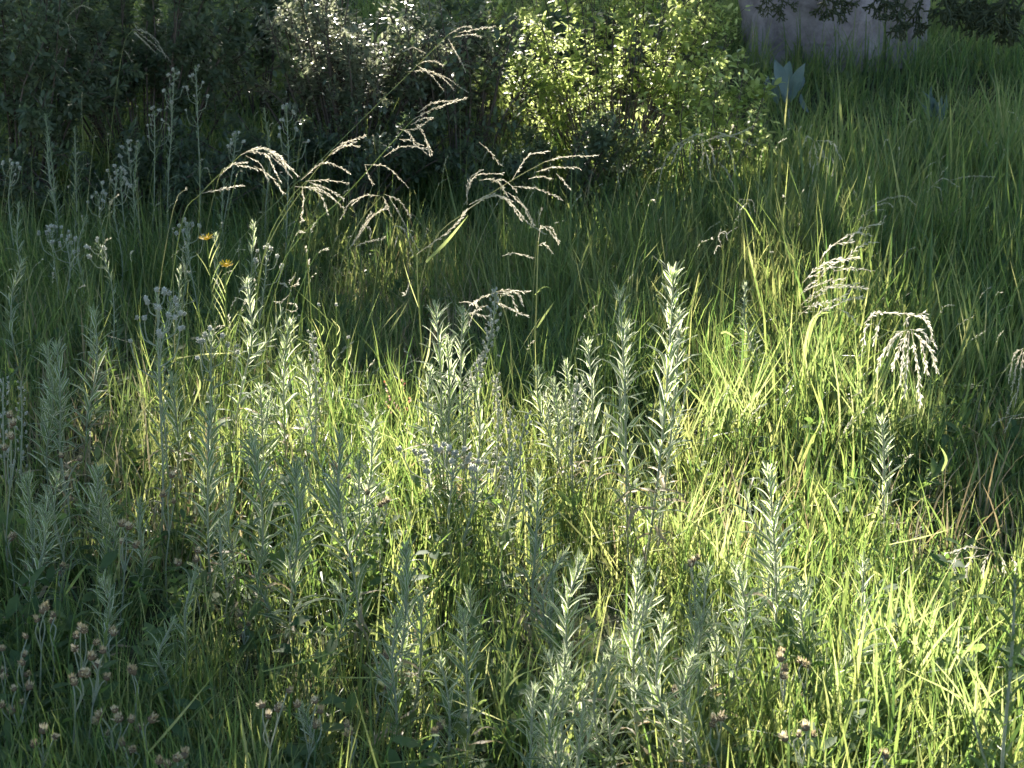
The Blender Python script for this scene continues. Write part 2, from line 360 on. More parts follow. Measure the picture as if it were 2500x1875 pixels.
def colpx(x, y): return W / 2 + F * x / (y * cp + 1.7 * sp)          # picture column of a ground point
def k_all(x, y): return np.ones_like(x)
def h_main(x, y):
    c = colpx(x, y)
    h = .22 + .14 * smooth(3.4, 6.5, y)
    h = h + .14 * smooth(1700, 2050, c) * smooth(4.2, 5.5, y) * (1 - smooth(8, 10, y))
    h = h - .05 * smooth(2050, 2300, c) * (1 - smooth(4.0, 4.6, y))
    return h * (.75 + .5 * vnoise(x, y, .9, 21))
def w_main(x, y): return (.0050 + .00055 * np.maximum(y - 3, 0)) * (1 + .35 * smooth(1600, 2100, colpx(x, y)))
def k_clump(x, y): return .35 + .65 * smooth(.30, .62, vnoise(x, y, .42, 77))
grass_field('meadow_grass', 'fine green meadow grass covering the whole ground', 8800, 18, 1.7, 9.2, k_clump, h_main, lambda x, y: w_main(x, y) * .85, .42, M['grass'])
def k_broad(x, y): return (.12 + .88 * smooth(1450, 1950, colpx(x, y))) * (.3 + .7 * smooth(.35, .6, vnoise(x, y, .5, 78)))
grass_field('broad_grass', 'broader stiff grass blades standing among the fine grass', 4300, 9, 1.9, 9.2, k_broad, lambda x, y: h_main(x, y) * 1.18, lambda x, y: w_main(x, y) * 1.4, .58, M['grass'], stiff=1.0)
grass_field('far_grass', 'softer green grass on the shaded rise around the boulder', 2700, 14, 9.0, 16, k_all, lambda x, y: .15 + .26 * vnoise(x, y, .7, 13) + .12 * smooth(11, 12, y),
            lambda x, y: .0105 + 0 * x, .42, M['grass'])
def k_straw(x, y): return smooth(.5, .68, vnoise(x, y, .7, 33))
grass_field('dry_straw', 'thin dry straw blades lying among the green grass', 1700, 9, 1.8, 9, k_straw, lambda x, y: .26 + 0 * x, lambda x, y: .0035 + .0005 * y, .5, M['straw'])

# low leafy herbs between the blades
def undergrowth():
    mb = MB(); mats = [[] for _ in HERB_T]; tn = [[] for _ in HERB_T]
    x, y = scatter(2200, 1.8, 8.5)
    kp = rng.random(2200) < np.clip(.35 + .9 * (vnoise(x, y, .8, 44) - .35) + .25 * (colpx(x, y) < 1000), 0, 1)
    for X, Y in zip(x[kp], y[kp]):
        Z = gz(X, Y); h = random.uniform(.06, .24); lean = rv(.25); c = random.gauss(.45, .2)
        for i in range(random.randint(7, 14)):
            t = random.uniform(.1, 1); a = random.uniform(0, 6.28); rad = Vector((math.cos(a), math.sin(a), random.uniform(.1, 1.2)))
            p = Vector((X, Y, Z)) + Vector((lean.x, lean.y, 1)) * h * t; L_ = random.uniform(.03, .075)
            k = random.randrange(len(HERB_T)); mats[k].append(frame(p, rad, Vector((0, 0, 1)) + rv(.4), L_, L_, L_)); tn[k].append(c + random.gauss(0, .12))
    for k, t in enumerate(HERB_T): mb.inst(t, [np.array(m) for m in mats[k]], tn[k])
    tag(mb.build('undergrowth', [M['herb']]), 'low leafy herbs growing between the grass blades', 'undergrowth', kind='stuff')
undergrowth()

# ------------------------------------------------------------------ boulder on the rise
def boulder():
    c = at(2025, 60, 13.3); g = gz(c.x, 13.3)
    V = []; nu, nv = 72, 40; r = random.Random(3)
    ph = [r.uniform(0, 6.28) for _ in range(12)]
    for i in range(nv + 1):
        a = math.pi * i / nv
        for j in range(nu):
            b = 2 * math.pi * j / nu
            d = Vector((math.sin(a) * math.cos(b), math.sin(a) * math.sin(b), math.cos(a)))
            q = Vector([math.copysign(abs(k) ** .92, k) for k in d])            # blocky
            k = 1 + .07 * math.sin(3 * d.x + ph[0] + 2 * d.z) + .06 * math.sin(5 * d.y + 4 * d.z + ph[1]) + .03 * math.sin(11 * d.x + 7 * d.z + ph[2]) + .02 * math.sin(17 * d.z - 9 * d.x + ph[3])
            cr = min(abs(d.x * .9 + d.z * .38 + .14 + .03 * math.sin(9 * d.z)), abs(d.x * .5 - d.z * .8 + .05 * math.sin(7 * d.x) - .1))   # cracks
            k -= .07 * max(0, 1 - cr / .05)
            V.append((q.x * .86 * k, q.y * .8 * k, q.z * 1.15 * k + .22))
    Qs = [(i * nu + j, i * nu + (j + 1) % nu, (i + 1) * nu + (j + 1) % nu, (i + 1) * nu + j) for i in range(nv) for j in range(nu)]
    o = obj('boulder', mesh_np('boulder', V, Qs, mats=[rock_mat()]))
    o.location = (c.x, 13.3, g); o.rotation_euler = (0, .06, .25)
    tag(o, 'large mauve grey boulder half hidden by grass on the rise', 'boulder')
boulder()

# ------------------------------------------------------------------ shrubs
def shrub(name, label, cat, base, width, height, depth, n_stems, leaf_mat_, leaf_size, n_leaf, n_parts=0, part_me=None, lean=(0, 0), twig_r=.006, low=.12, group=None, up=.55, bare=0.0, dome=False, fine=True):
    root = empty(name, base, label, cat, group)
    stems = MB(); ends = []
    for i in range(n_stems):
        a = random.uniform(0, 6.28); rr = random.random() ** .5
        tip = Vector((math.cos(a) * rr * width / 2 + lean[0], math.sin(a) * rr * depth / 2 + lean[1], height * random.uniform(.55, 1.0) * (1 - .35 * rr * rr)))
        if dome:                                              # tips spread over a rounded mound
            e_ = math.asin(random.uniform(-.25, 1)); k_ = random.uniform(.86, 1.03)
            tip = Vector((math.cos(a) * math.cos(e_) * width / 2 * k_ + lean[0], math.sin(a) * math.cos(e_) * depth / 2 * k_ + lean[1], height * (.42 + .58 * math.sin(e_) * k_)))
        b = Vector((math.cos(a) * .12 * rr * width, math.sin(a) * .12 * rr * depth, -.03))
        mid = b.lerp(tip, .5) + Vector((0, 0, height * .08)) + rv(.07)
        P = spline([b, mid, tip], 9)
        stems.tube(P, np.linspace(twig_r * 1.5, twig_r * .4, 9), 5, tint=random.uniform(.2, .8))
        ends.append(P)
        for t in range(4):
            p, d = along(P, random.uniform(.3, .95)); e = p + (d + rv(.9)).normalized() * random.uniform(.15, .38) * height * .4
            T = spline([p, p.lerp(e, .5) + rv(.02), e], 5); stems.tube(T, np.linspace(twig_r * .7, twig_r * .25, 5), 4, tint=random.uniform(.2, .8)); ends.append(T)
    stems.build('stems', [M['twig']], root)
    recs = []
    for i in range(n_leaf // 2):
        P = random.choice(ends); t = random.random() ** (.45 if dome else .7)
        p, d = along(P, t)
        if p.z < low * height * random.uniform(.5, 1.6): continue
        if bare and random.random() < bare: continue
        side = d.cross(rv(1)).normalized()
        for s in (-1, 1):
            q = p + rv(.035); dr = (side * s + d * up + Vector((0, 0, -.1)) + rv(.25)).normalized()
            L_ = leaf_size * random.uniform(.55, 1.25)
            recs.append((q, frame(q, dr, Vector((0, 0, 1)) + rv(.5), L_, L_, L_)))
    # the leaves nearest the viewer are parts of their own, the rest is one mass
    order = sorted(range(len(recs)), key=lambda i: recs[i][0].y * 1.0 - recs[i][0].z * .25)
    for i in order[:n_parts]:
        obj('leaf', random.choice(part_me), root, recs[i][1])
    mb = MB(); bins = [[] for _ in BUSH_T]
    for i in order[n_parts:]: bins[i % len(BUSH_T)].append(np.array(recs[i][1]))
    for k, b in enumerate(bins):
        if b: mb.inst((FINE_T if fine else BUSH_T)[k], b, [random.gauss(.5, .2) for _ in b])
    f = mb.build('foliage', [leaf_mat_], root); f['kind'] = 'stuff'
    return root
def gb(px, Y): # ground point under a picture column at distance Y
    x = (px - W / 2) / F * (Y * cp + 1.6 * sp); return Vector((x, Y, gz(x, Y)))
shrub('bright_shrub', 'sunlit yellow-green leafy shrub glowing against the light', 'shrub', gb(1490, 8.9), 1.66, 1.75, .62, 90, M['bush'], .052, 7000, 300, BUSH_ME, low=.0, dome=True, twig_r=.0035, fine=False)
shrub('bright_shrub_flank', 'outer sprays of yellow-green leaves beside the glowing shrub, over drooping grass', 'shrub', gb(1715, 8.5), .8, 1.0, .6, 26, M['bush'], .062, 1200, 120, BUSH_ME, lean=(.08, 0), low=.3, dome=True, twig_r=.0035, fine=False)
shrub('grey_shrub', 'grey-leaved twiggy shrub with its top sprinkled with pale light', 'shrub', gb(860, 9.0), 1.9, 1.6, .9, 60, M['grey'], .046, 11000, 220, GREY_ME, low=.0)
shrub('dark_shrub', 'low dark shrub spreading under the grey-leaved shrub', 'shrub', gb(800, 8.35), 2.3, .75, .7, 30, M['dark'], .048, 8000, 60, GREY_ME, low=.0)
shrub('dark_shrub', 'low dark shrub behind the budded candelabra stems', 'shrub', gb(330, 8.0), 1.7, .7, .6, 24, M['dark'], .048, 6000, 0, low=.0)
shrub('dark_shrub', 'low dark shrub at the foot of the glowing shrub', 'shrub', gb(1350, 8.45), 1.9, .6, .6, 24, M['dark'], .048, 4500, 0, low=.0)
shrub('dark_shrub', 'dark leafy shrub in deep shade behind the budded stems', 'shrub', gb(350, 8.9), 1.9, 1.9, 1.0, 36, M['dark'], .055, 12000, 120, [tmpl_mesh('dark_leaf', t, [M['dark']]) for t in BUSH_T], low=.02)
shrub('dark_shrub', 'dark green shrub filling the corner above the white flowers', 'shrub', gb(30, 8.3), 1.5, 1.8, 1.0, 30, M['dark'], .055, 9500, 60, [bpy.data.meshes['dark_leaf']], low=.0)
shrub('twiggy_shrub', 'nearly bare brown twiggy shrub between the grey and the glowing shrub', 'shrub', gb(1120, 8.8), 1.2, 1.4, .7, 34, M['dark'], .06, 2200, 0, low=.05, bare=.2)
shrub('back_shrub', 'dark shrub behind the gap left of the glowing shrub', 'shrub', gb(1180, 10.6), 2.0, 1.15, .8, 30, M['dark'], .085, 4500, low=.0)
shrub('back_shrub', 'dark shrub rising behind the grey-leaved shrub', 'shrub', gb(640, 10.8), 2.6, 1.2, .8, 32, M['dark'], .085, 5000, low=.0)
shrub('back_shrub', 'dark shrub at the far back of the shaded corner', 'shrub', gb(180, 10.9), 2.6, 1.25, .8, 32, M['dark'], .085, 5000, low=.0)
shrub('back_shrub', 'dark shrub behind the glowing shrub', 'shrub', gb(1540, 10.7), 1.4, .9, .7, 24, M['dark'], .085, 2600, low=.05)

# ------------------------------------------------------------------ unseen trees, their crowns shaped to cast the wished shade on the meadow
def shade_wish(x, y):
    """wished shade on a spot of the meadow, decides where unseen leaf clumps go (ground coordinates)"""
    c = colpx(x, y); n = vnoise(np.array(x), np.array(y), .5, 71)
    ns = smooth(.22, .45, n)
    left = (1 - smooth(280, 480, c)) * ns
    left = np.maximum(left, (1 - smooth(60, 300, c)) * .95)
    edge = np.minimum(1540 + (y - 5.2) * 300, 1900)                                             # the light comes in beyond this line
    mid = smooth(5.2, 5.55, y + .25 * (n - .5)) * (1 - smooth(edge - 60, edge + 120, c + 200 * (n - .5)))
    mid = np.maximum(mid, smooth(4.75, 4.95, y) * (1 - smooth(5.3, 5.6, y)) * np.exp(-((x - .2) / .28) ** 4))
    pocket = smooth(.52, .66, vnoise(np.array(x), np.array(y), .4, 75)) * smooth(1.45, 1.65, x) * smooth(3.6, 4.0, y) * .9
    gap_shrub = smooth(6.7, 7.1, y) * (1 - smooth(8.8, 9.2, y)) * smooth(1150, 1260, c)
    gap_grey = smooth(6.2, 6.5, y) * (1 - smooth(7.9, 8.2, y)) * smooth(580, 700, c) * (1 - smooth(1080, 1160, c))
    mid = mid * (1 - gap_shrub) * (1 - gap_grey)
    back = np.maximum(smooth(6.0, 6.7, y) * smooth(1940, 2040, c), smooth(8.3, 8.8, y) * smooth(1780, 1860, c))
    far = smooth(9.4, 10, y)
    right = smooth(2260, 2420, c) * smooth(5.4, 6.0, y) * .6
    rp = np.exp(-(((x - 1.95) / .34) ** 2 + ((y - 3.9) / .24) ** 2)) * 1.3
    near = (1 - smooth(2.2, 2.9, y)) * (1 - smooth(600, 1000, c)) * .85
    corner = smooth(2280, 2400, c) * (1 - smooth(1.5, 1.8, y))
    near2 = (1 - smooth(2.4, 3.2, y)) * smooth(.38, .55, vnoise(np.array(x), np.array(y), .33, 72)) * (1 - smooth(1650, 1950, c)) * (.6 - .36 * smooth(800, 1050, c))
    gaps = np.maximum(np.exp(-(((x + 1.05) / .33) ** 2 + ((y - 4.25) / .38) ** 2) ** 2), np.exp(-(((x + 1.66) / .22) ** 2 + ((y - 5.8) / .25) ** 2) ** 2))
    gaps = np.maximum(gaps, .8 * np.exp(-(((x + 2.25) / .42) ** 2 + ((y - 7.5) / .5) ** 2) ** 2))
    left = left * (1 - gaps); mid = mid * (1 - gaps); near = np.maximum(near, near2)
    return np.clip(np.maximum.reduce([left, mid, back, far, right, rp, near, corner, pocket]), 0, 1)
CLUMP_T = leaf_tmpl(.28, p_ellip, curl=-.1, fold=.2, rows=3, cols=2)
def canopy():
    pts = []
    for x in np.arange(-9, 8, .33):
        for y in np.arange(.1, 19, .33):
            X, Y = x + random.uniform(-.15, .15), y + random.uniform(-.15, .15)
            if random.random() < float(shade_wish(X, Y)) :  # a clump is added only where its shadow is wanted
                z = random.uniform(4.2, 7.6); k = (z - gz(X, Y)) / S.z
                pts.append(Vector((X, Y, gz(X, Y))) + S * k)
    trees = []
    lt = empty('shade_tree', Vector((-4.6, 14.5, gz(-4.6, 14.5))), 'unseen broad-leaved tree behind the dark shrubs, shaped to shade the meadow', 'tree')
    jx, jy = 5.6, 8.4
    jt = empty('juniper_tree', Vector((jx, jy, gz(jx, jy))), 'juniper with dark drooping sprays hanging over the boulder', 'tree')
    rt = empty('shade_tree', Vector((9.0, 21.5, gz(9.0, 21.5))), 'unseen broad-leaved tree beyond the boulder, shaped to shade the rise', 'tree')
    for root, sel, r0, hh in ((lt, lambda p: p.x < .2, .17, 4.2), (rt, lambda p: p.x >= .2 and p.y > 14.5, .16, 4.5), (jt, lambda p: p.x >= .2 and p.y <= 14.5, .15, 4.0)):
        o = root.location.copy(); mb = MB(); mats = []
        P = [p - o for p in pts if sel(p)]
        for p in P:
            for _ in range(30):
                q = p + Vector((random.gauss(0, .2), random.gauss(0, .2), random.gauss(0, .17))); L_ = random.uniform(.21, .33)
                mats.append(np.array(frame(q, rv(1) + Vector((0, 0, -.2)), rv(1), L_, L_, L_)))
        mb.inst(CLUMP_T, mats, [random.gauss(.5, .2) for _ in mats])
        cr = mb.build('shade_crown', [M['juniper'] if root is jt else M['dark']], root); cr['kind'] = 'stuff'
        tr = MB(); tp = Vector((0, 0, hh)); TP = spline([Vector((0, 0, -.1)), Vector((.08, .05, hh * .5)), tp], 8)
        tr.tube(TP, np.linspace(r0, r0 * .6, 8), 9); tr.build('trunk', [M['twig']], root)
        for p in random.sample(P, min(26, len(P))):
            b, _ = along(TP, random.uniform(.75, 1)); lm = MB()
            lm.tube(spline([b, b.lerp(p, .5) + Vector((0, 0, .35)), p], 8), np.linspace(r0 * .35, .015, 8), 6); lm.build('limb', [M['twig']], root)
    return jt
random.seed(11)
jt = canopy()
random.seed(99)

# drooping juniper sprays that reach into the picture
def spray_tmpl(seed):
    r = random.Random(seed); mb = MB()
    def grow(p, d, L_, rad, lv):
        e = p + d * L_; mb.tube([p, p.lerp(e, .5) + Vector((r.gauss(0, .004), r.gauss(0, .004), 0)), e], [rad, rad * .95, rad * .8], 4, tint=r.uniform(.2, .8))
        if lv == 0: return
        n = 3
        for i in range(n):
            a = (i - (n - 1) / 2) * .62 + r.gauss(0, .16)
            nd = Vector((d.x * math.cos(a) - d.z * math.sin(a), d.y * .8 + r.gauss(0, .3), d.x * math.sin(a) + d.z * math.cos(a))).normalized()
            grow(e, nd, L_ * r.uniform(.6, .85), rad * .88, lv - 1)
        for s in (-1, 1):
            q = p.lerp(e, .5); a = s * .8; nd = Vector((d.x * math.cos(a) - d.z * math.sin(a), r.gauss(0, .3), d.x * math.sin(a) + d.z * math.cos(a))).normalized()
            grow(q, nd, L_ * .5, rad * .8, max(0, lv - 2))
    grow(Vector((0, 0, 0)), Vector((0, 0, -1)), .052, .0042, 3)
    return mb.mesh('juniper_spray', [M['juniper']])
SPR = [spray_tmpl(k) for k in range(5)]
o = jt.location
bough = [at(2480, -260, 9.6), at(2250, -120, 9.4), at(2050, -70, 9.3), at(1900, -60, 9.2)]
lm = MB(); BP = spline([Vector((0, 0, 2.4)) + o] + bough, 16); lm.tube([p - o for p in BP], np.linspace(.07, .012, 16), 6); lm.build('bough', [M['twig']], jt)
for (px, py, s, Y) in [(1868, -35, .8, 5.8), (1905, -30, .9, 5.9), (2005, -40, 1.0, 5.8), (2035, -45, 1.1, 5.8), (2150, -50, 1.0, 5.9), (2205, -40, 1.0, 5.8), (2215, -10, 1.15, 5.7), (2250, -20, 1.25, 5.9),
                       (2290, -55, 1.3, 5.8), (2330, -50, 1.2, 6.0), (2370, -50, 1.3, 5.9), (2420, -20, 1.3, 5.9), (2450, -10, 1.35, 6.0), (2480, -40, 1.5, 5.8), (2500, 0, 1.3, 6.0), (2395, -60, 1.4, 6.1), (2465, -60, 1.6, 6.1), (1650, -60, .7, 5.8), (1720, -60, .6, 5.8)]:
    p = at(px, py, Y + 3.4); s2 = s * 1.75
    Mx = Matrix.Translation(p - o) @ Matrix.Rotation(random.uniform(-.5, .5), 4, 'Y') @ Matrix.Rotation(random.uniform(-.9, .9), 4, 'Z') @ Matrix.Diagonal((s2, s2, s2, 1))
    obj('spray', random.choice(SPR), jt, Mx)
    tw = MB(); b = min(BP, key=lambda q: (q - p).length); tw.tube([b - o, (b - o).lerp(p - o, .5) + Vector((0, 0, .01)), p - o], [.005, .004, .004], 4); tw.build('twig', [M['twig']], jt)

# ------------------------------------------------------------------ woolly cudweed stems
def cudweed(top, base, label, n=46, leaf=.075, style='leafy', bend=0.0, via=None, group='woolly grey-green stems', dY=0.0, parts=True, spread=1.0, name='woolly_stem', mats=None):
    b = hit(*base); T = at(top[0], top[1], b.y + dY)
    ctrl = [b]
    if via:
        for v in via: ctrl.append(at(v[0], v[1], b.y + dY * (base[1] - v[1]) / max(1, base[1] - top[1])))
    else:
        ctrl.append(b.lerp(T, .35) + Vector((bend * .7 + random.uniform(-.022, .022), random.uniform(-.04, .04), 0))); ctrl.append(b.lerp(T, .72) + Vector((bend + random.uniform(-.02, .02), random.uniform(-.03, .03), 0)))
    ctrl.append(T)
    root = empty(name, b, label, 'plant', group)
    P = [p - b for p in spline(ctrl, 14)]
    hgt = sum((P[i + 1] - P[i]).length for i in range(13))
    st = MB(); st.tube(P, np.linspace(.0036, .0022, 14), 6, tint=random.uniform(.3, .7)); st.build('stem', [M['wool_stem']], root)
    ang = random.uniform(0, 6.28); recs = []; leaf = leaf * random.uniform(1.1, 1.4) * (.78 + .22 * min(1, max(0, (b.y - 2.4) / 1.4))); op0 = random.uniform(.68, .95); dry = []
    if style == 'leafy': n = int(n * random.uniform(1.1, 1.45))
    def put(p, d, s, L_, opening, ang):
        ref = Vector((1, 0, 0)); A = d.cross(ref).normalized(); B = d.cross(A)
        rad = A * math.cos(ang) + B * math.sin(ang)
        a = opening * spread
        dr = d * math.cos(a) + rad * math.sin(a); zz = d * math.sin(a) - rad * math.cos(a)
        w = random.uniform(.85, 1.2)
        recs.append(frame(p, dr + rv(.09), zz + rv(.15), L_ * w, L_, L_))
    if style in ('leafy', 'budded'):
        n = int(n * 1.0)
        for i in range(n):
            s = .10 + .90 * (i + .5) / n
            p, d = along(P, min(.995, s)); ang += 2.4 + random.gauss(0, .25)
            L_ = leaf * random.uniform(.75, 1.15) * (1.0 if s < .6 else 1 - .5 * (s - .6) / .4) * (.75 + .25 * min(1, s / .3))
            if style == 'budded': L_ *= .7
            op = op0 - .42 * s ** 1.4 + random.gauss(0, .15)
            if s < .25 and random.random() < .3: op += .7
            if s < .35 and random.random() < .35: dry.append(len(recs)); op += .5
            if random.random() < .05: continue
            put(p, d, s, L_, op, ang)
        p, d = P[-1], (P[-1] - P[-2]).normalized()
        nt = 13 if style == 'leafy' else 4
        for i in range(nt):                                   # the crowded young leaves at the tip
            ang += 2.4; f = i / nt
            put(p - d * .035 * (1 - f), d, 1, leaf * random.uniform(.42, .62) * (1 - .35 * f), .62 - .5 * f + random.gauss(0, .06), ang)
    if style == 'leafy' and parts and random.random() < .45:      # side shoots
        for _ in range(random.randint(1, 3)):
            p, d = along(P, random.uniform(.35, .72)); a2 = random.uniform(0, 6.28); Ln = hgt * random.uniform(.14, .3)
            side = Vector((math.cos(a2), math.sin(a2) * .6, 0)); e = p + side * Ln * .42 + d * Ln
            SP = spline([p, p + side * Ln * .3 + d * Ln * .4, e], 7); sm = MB(); sm.tube(SP, np.linspace(.0024, .0017, 7), 5); so = sm.build('side_shoot', [M['wool_stem']], root)
            k0 = len(recs); m_ = random.randint(9, 15)
            for i in range(m_):
                q, dd = along(SP, .2 + .79 * i / m_); ang += 2.4; put(q, dd, 1, leaf * random.uniform(.5, .75) * (1 - .4 * i / m_), .75 - .45 * i / m_ + random.gauss(0, .1), ang)
            for m in recs[k0:]: obj('leaf', random.choice(WOOL_ME), so, m)
            del recs[k0:]
    if style == 'budded':                                     # branching top with round woolly buds
        for i in range(random.randint(6, 9)):
            s = 1 - .34 * (i / 8); p, d = along(P, min(.995, s)); ang += 2.1
            A = d.orthogonal().normalized(); B = d.cross(A); rad = A * math.cos(ang) + B * math.sin(ang)
            L_ = (.02 + .10 * (1 - s) / .34) * random.uniform(.8, 1.3); e = p + rad * L_ * .6 + d * L_ * .75
            br = MB(); br.tube(spline([p, p + rad * L_ * .45 + d * L_ * .2, e], 5), np.linspace(.002, .0017, 5), 5); bo = br.build('branch', [M['wool_stem']], root)
            for q in range(random.randint(1, 2)):
                k = random.uniform(.013, .019); obj('bud', random.choice(BUD_ME), bo, frame(e + rv(.007), d + rad * .4 + rv(.3), rad, k, k, k))
    if style == 'spike':                                      # spire of small woolly buds all along the stalk
        for i in range(n):
            s = .25 + .75 * (i + .5) / n; p, d = along(P, min(.995, s)); ang += 2.4
            A = d.orthogonal().normalized(); B = d.cross(A); rad = A * math.cos(ang) + B * math.sin(ang)
            k = random.uniform(.009, .015) * (1.15 - .35 * s); off = random.uniform(.004, .026) * (1.2 - s * .7)
            obj('bud', random.choice(BUD_ME), root, frame(p + rad * off, d + rad * .4 + rv(.3), rad, k * .7, k * 1.25, k * .7))
            if i % 3 == 0: put(p, d, s, leaf * .5 * random.uniform(.6, 1.1), .8, ang + 1)
    if parts:
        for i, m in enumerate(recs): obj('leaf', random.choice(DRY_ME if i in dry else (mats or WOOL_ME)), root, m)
    else:
        mb = MB(); bins = [[] for _ in WOOL_T]
        for i, m in enumerate(recs): bins[i % len(WOOL_T)].append(np.array(m))
        for k, bb in enumerate(bins): mb.inst(WOOL_T[k], bb, [random.gauss(.5, .15) for _ in bb])
        f = mb.build('leaves', [M['wool_leaf'], M['wool_edge']], root); f['kind'] = 'stuff'
    return root

LEAFY = [  # top, base, leaves, leaf length, bend, label
 ((1064, 757), (1095, 1290), 52, .078, .01, 'bright-rimmed woolly stem, taller twin in front of the dry drooping panicle'),
 ((1130, 764), (1122, 1300), 52, .072, .01, 'bright-rimmed woolly stem, second of the twins, beside the white bud spire'),
 ((1092, 838), (1105, 1300), 46, .068, .0, 'bright-rimmed woolly stem crowded low between the leafy twins'),
 ((1050, 905), (1085, 1310), 40, .066, -.01, 'short bright woolly stem at the outer foot of the leafy twins'),
 ((1158, 940), (1135, 1310), 40, .064, .01, 'short bright woolly stem between the twins and the straight white spire'),
 ((1512, 719), (1535, 1420), 60, .082, -.01, 'tall upright woolly stem, left one of the two tallest in the middle'),
 ((1531, 800), (1545, 1380), 36, .066, -.01, 'woolly side shoot crowded against the tall upright stem'),
 ((1644, 670), (1570, 1425), 62, .085, .02, 'tallest woolly stem of all, with wide leaves, leaning over the shaded grass'),
 ((1656, 762), (1590, 1400), 34, .06, .02, 'thin woolly shoot rising just under the tip of the tallest stem'),
 ((1659, 806), (1600, 1390), 30, .055, .02, 'lowest thin woolly shoot beside the tallest stem'),
 ((1312, 905), (1405, 1240), 36, .062, -.03, 'outermost shoot of the fan of woolly shoots'),
 ((1354, 934), (1408, 1245), 30, .058, -.02, 'shortest inner shoot of the fan of woolly shoots'),
 ((1380, 889), (1412, 1240), 32, .06, -.01, 'inner upright shoot of the fan of woolly shoots'),
 ((1435, 840), (1420, 1260), 46, .066, .01, 'highest and densest shoot of the fan of woolly shoots'),
 ((1312, 1167), (1300, 1570), 56, .072, .0, 'dense leafy woolly stem low in the middle with a broad bushy top'),
 ((830, 1062), (885, 1620), 56, .075, -.02, 'woolly stem with a dusky bushy tip beside the brown flower heads'),
 ((911, 1039), (900, 1390), 42, .07, .01, 'woolly stem with pale upright tip above the brown flower heads'),
 ((877, 1122), (885, 1480), 34, .06, .0, 'thin shaded woolly stem between two bushier ones'),
 ((706, 791), (700, 1180), 48, .075, .0, 'shaded woolly stem next to the pale bud spire at the edge of light'),
 ((734, 881), (735, 1190), 36, .07, .02, 'shorter woolly stem with green-lit leaves next to the pale bud spire'),
 ((636, 945), (645, 1260), 40, .066, .0, 'woolly stem catching light low at the edge of the shade'),
 ((992, 1340), (985, 1740), 56, .078, .01, 'woolly stem with long comb-like leaves over a broad lit leaf'),
 ((970, 1514), (965, 1870), 44, .072, .0, 'woolly stem standing just below the comb-leaved one'),
 ((1026, 1465), (1000, 1800), 32, .066, .02, 'short shoot of woolly leaves leaning away from the comb-leaved stem'),
 ((1130, 1495), (1125, 1960), 50, .074, .0, 'sunny woolly stem with curled tip above a lying grass blade'),
 ((1075, 1612), (1080, 1950), 36, .06, .0, 'low slender woolly stem beside the sunny curled-tip one'),
 ((1416, 1374), (1490, 1900), 58, .074, -.05, 'bowed woolly stem with feathered tip in front of dark soil'),
 ((1499, 1574), (1508, 1960), 42, .066, .0, 'woolly stem with tufted tip at the foot of the bowed one'),
 ((1476, 1606), (1490, 1960), 34, .06, -.01, 'short woolly shoot touching the tufted-tip stem'),
 ((1559, 1378), (1578, 1960), 60, .078, .0, 'straight woolly stem with feathered tip and one glowing leaf'),
 ((1621, 1514), (1625, 1990), 54, .076, .0, 'straight woolly stem, lower neighbour of the feathered one'),
 ((1691, 1604), (1690, 1990), 44, .068, .0, 'shaded woolly stem beside a dry curled leaf'),
 ((1728, 1389), (1722, 1800), 46, .07, .0, 'soft shaded woolly stem in front of a leaning grass stalk'),
 ((1802, 1389), (1740, 1830), 52, .078, .03, 'shaded woolly stem with curved foot and a bluish tip'),
 ((1303, 1683), (1310, 2090), 46, .072, -.01, 'white-rimmed woolly stem at the bottom edge, shining brightest'),
 ((1359, 1672), (1370, 2090), 50, .076, .0, 'broad woolly stem at the bottom edge next to the shining one'),
 ((1337, 1597), (1345, 1980), 36, .06, .0, 'small shaded woolly tip behind the bottom-edge pair'),
 ((1380, 1597), (1385, 1990), 36, .062, .0, 'small shaded woolly tip above the bottom-edge pair'),
 ((1423, 1743), (1425, 2100), 36, .062, .0, 'low woolly tip at the bottom edge under the bowed stem'),
 ((1876, 1153), (1885, 1650), 62, .085, .0, 'large dark woolly stem rising alone into the bright grass'),
 ((1956, 1431), (1958, 1730), 46, .07, .0, 'woolly stem with dark narrow tip left of the long leaning branch'),
 ((2152, 1024), (2176, 1340), 46, .07, -.01, 'silvery woolly stem swallowed by the brightest grass'),
 ((113, 851), (130, 1270), 46, .075, .0, 'hazy woolly stem, outer one of a pair in the shade'),
 ((140, 847), (165, 1270), 46, .075, .0, 'hazy woolly stem, inner one of a pair in the shade'),
 ((230, 764), (212, 1170), 52, .075, .01, 'tall hazy woolly stem standing alone in the shade'),
 ((603, 689), (572, 1160), 54, .075, .02, 'tall woolly stem under the lower yellow flower'),
 ((418, 922), (428, 1220), 42, .068, .0, 'woolly stem with light breaking around its tip'),
 ((512, 1009), (522, 1520), 60, .085, .0, 'big soft woolly stem at the rim of the lit grass'),
 ((618, 1092), (605, 1560), 60, .085, .01, 'big dusky woolly stem leaning over the lit hollow'),
 ((720, 1150), (705, 1600), 60, .09, .0, 'broad blurred woolly stem shading the lit hollow'),
 ((241, 1152), (240, 1470), 42, .07, .0, 'shaded woolly stem under brown flower heads'),
 ((64, 1171), (70, 1480), 42, .07, .0, 'blue-tipped woolly stem low in the shade near the picture edge'),
 ((139, 1167), (150, 1490), 42, .07, .0, 'blue-tipped woolly stem low in the shade, second from the picture edge'),
 ((252, 1419), (256, 1690), 40, .075, .0, 'narrow bluish woolly tip among dried flower heads'),
 ((110, 1250), (62, 1560), 46, .07, .02, 'pale slanting woolly stem beside dried flower heads'),
]
for (tp, bs, n, lf, bd, lab) in LEAFY: cudweed(tp, bs, lab, n, lf, 'leafy', bd)
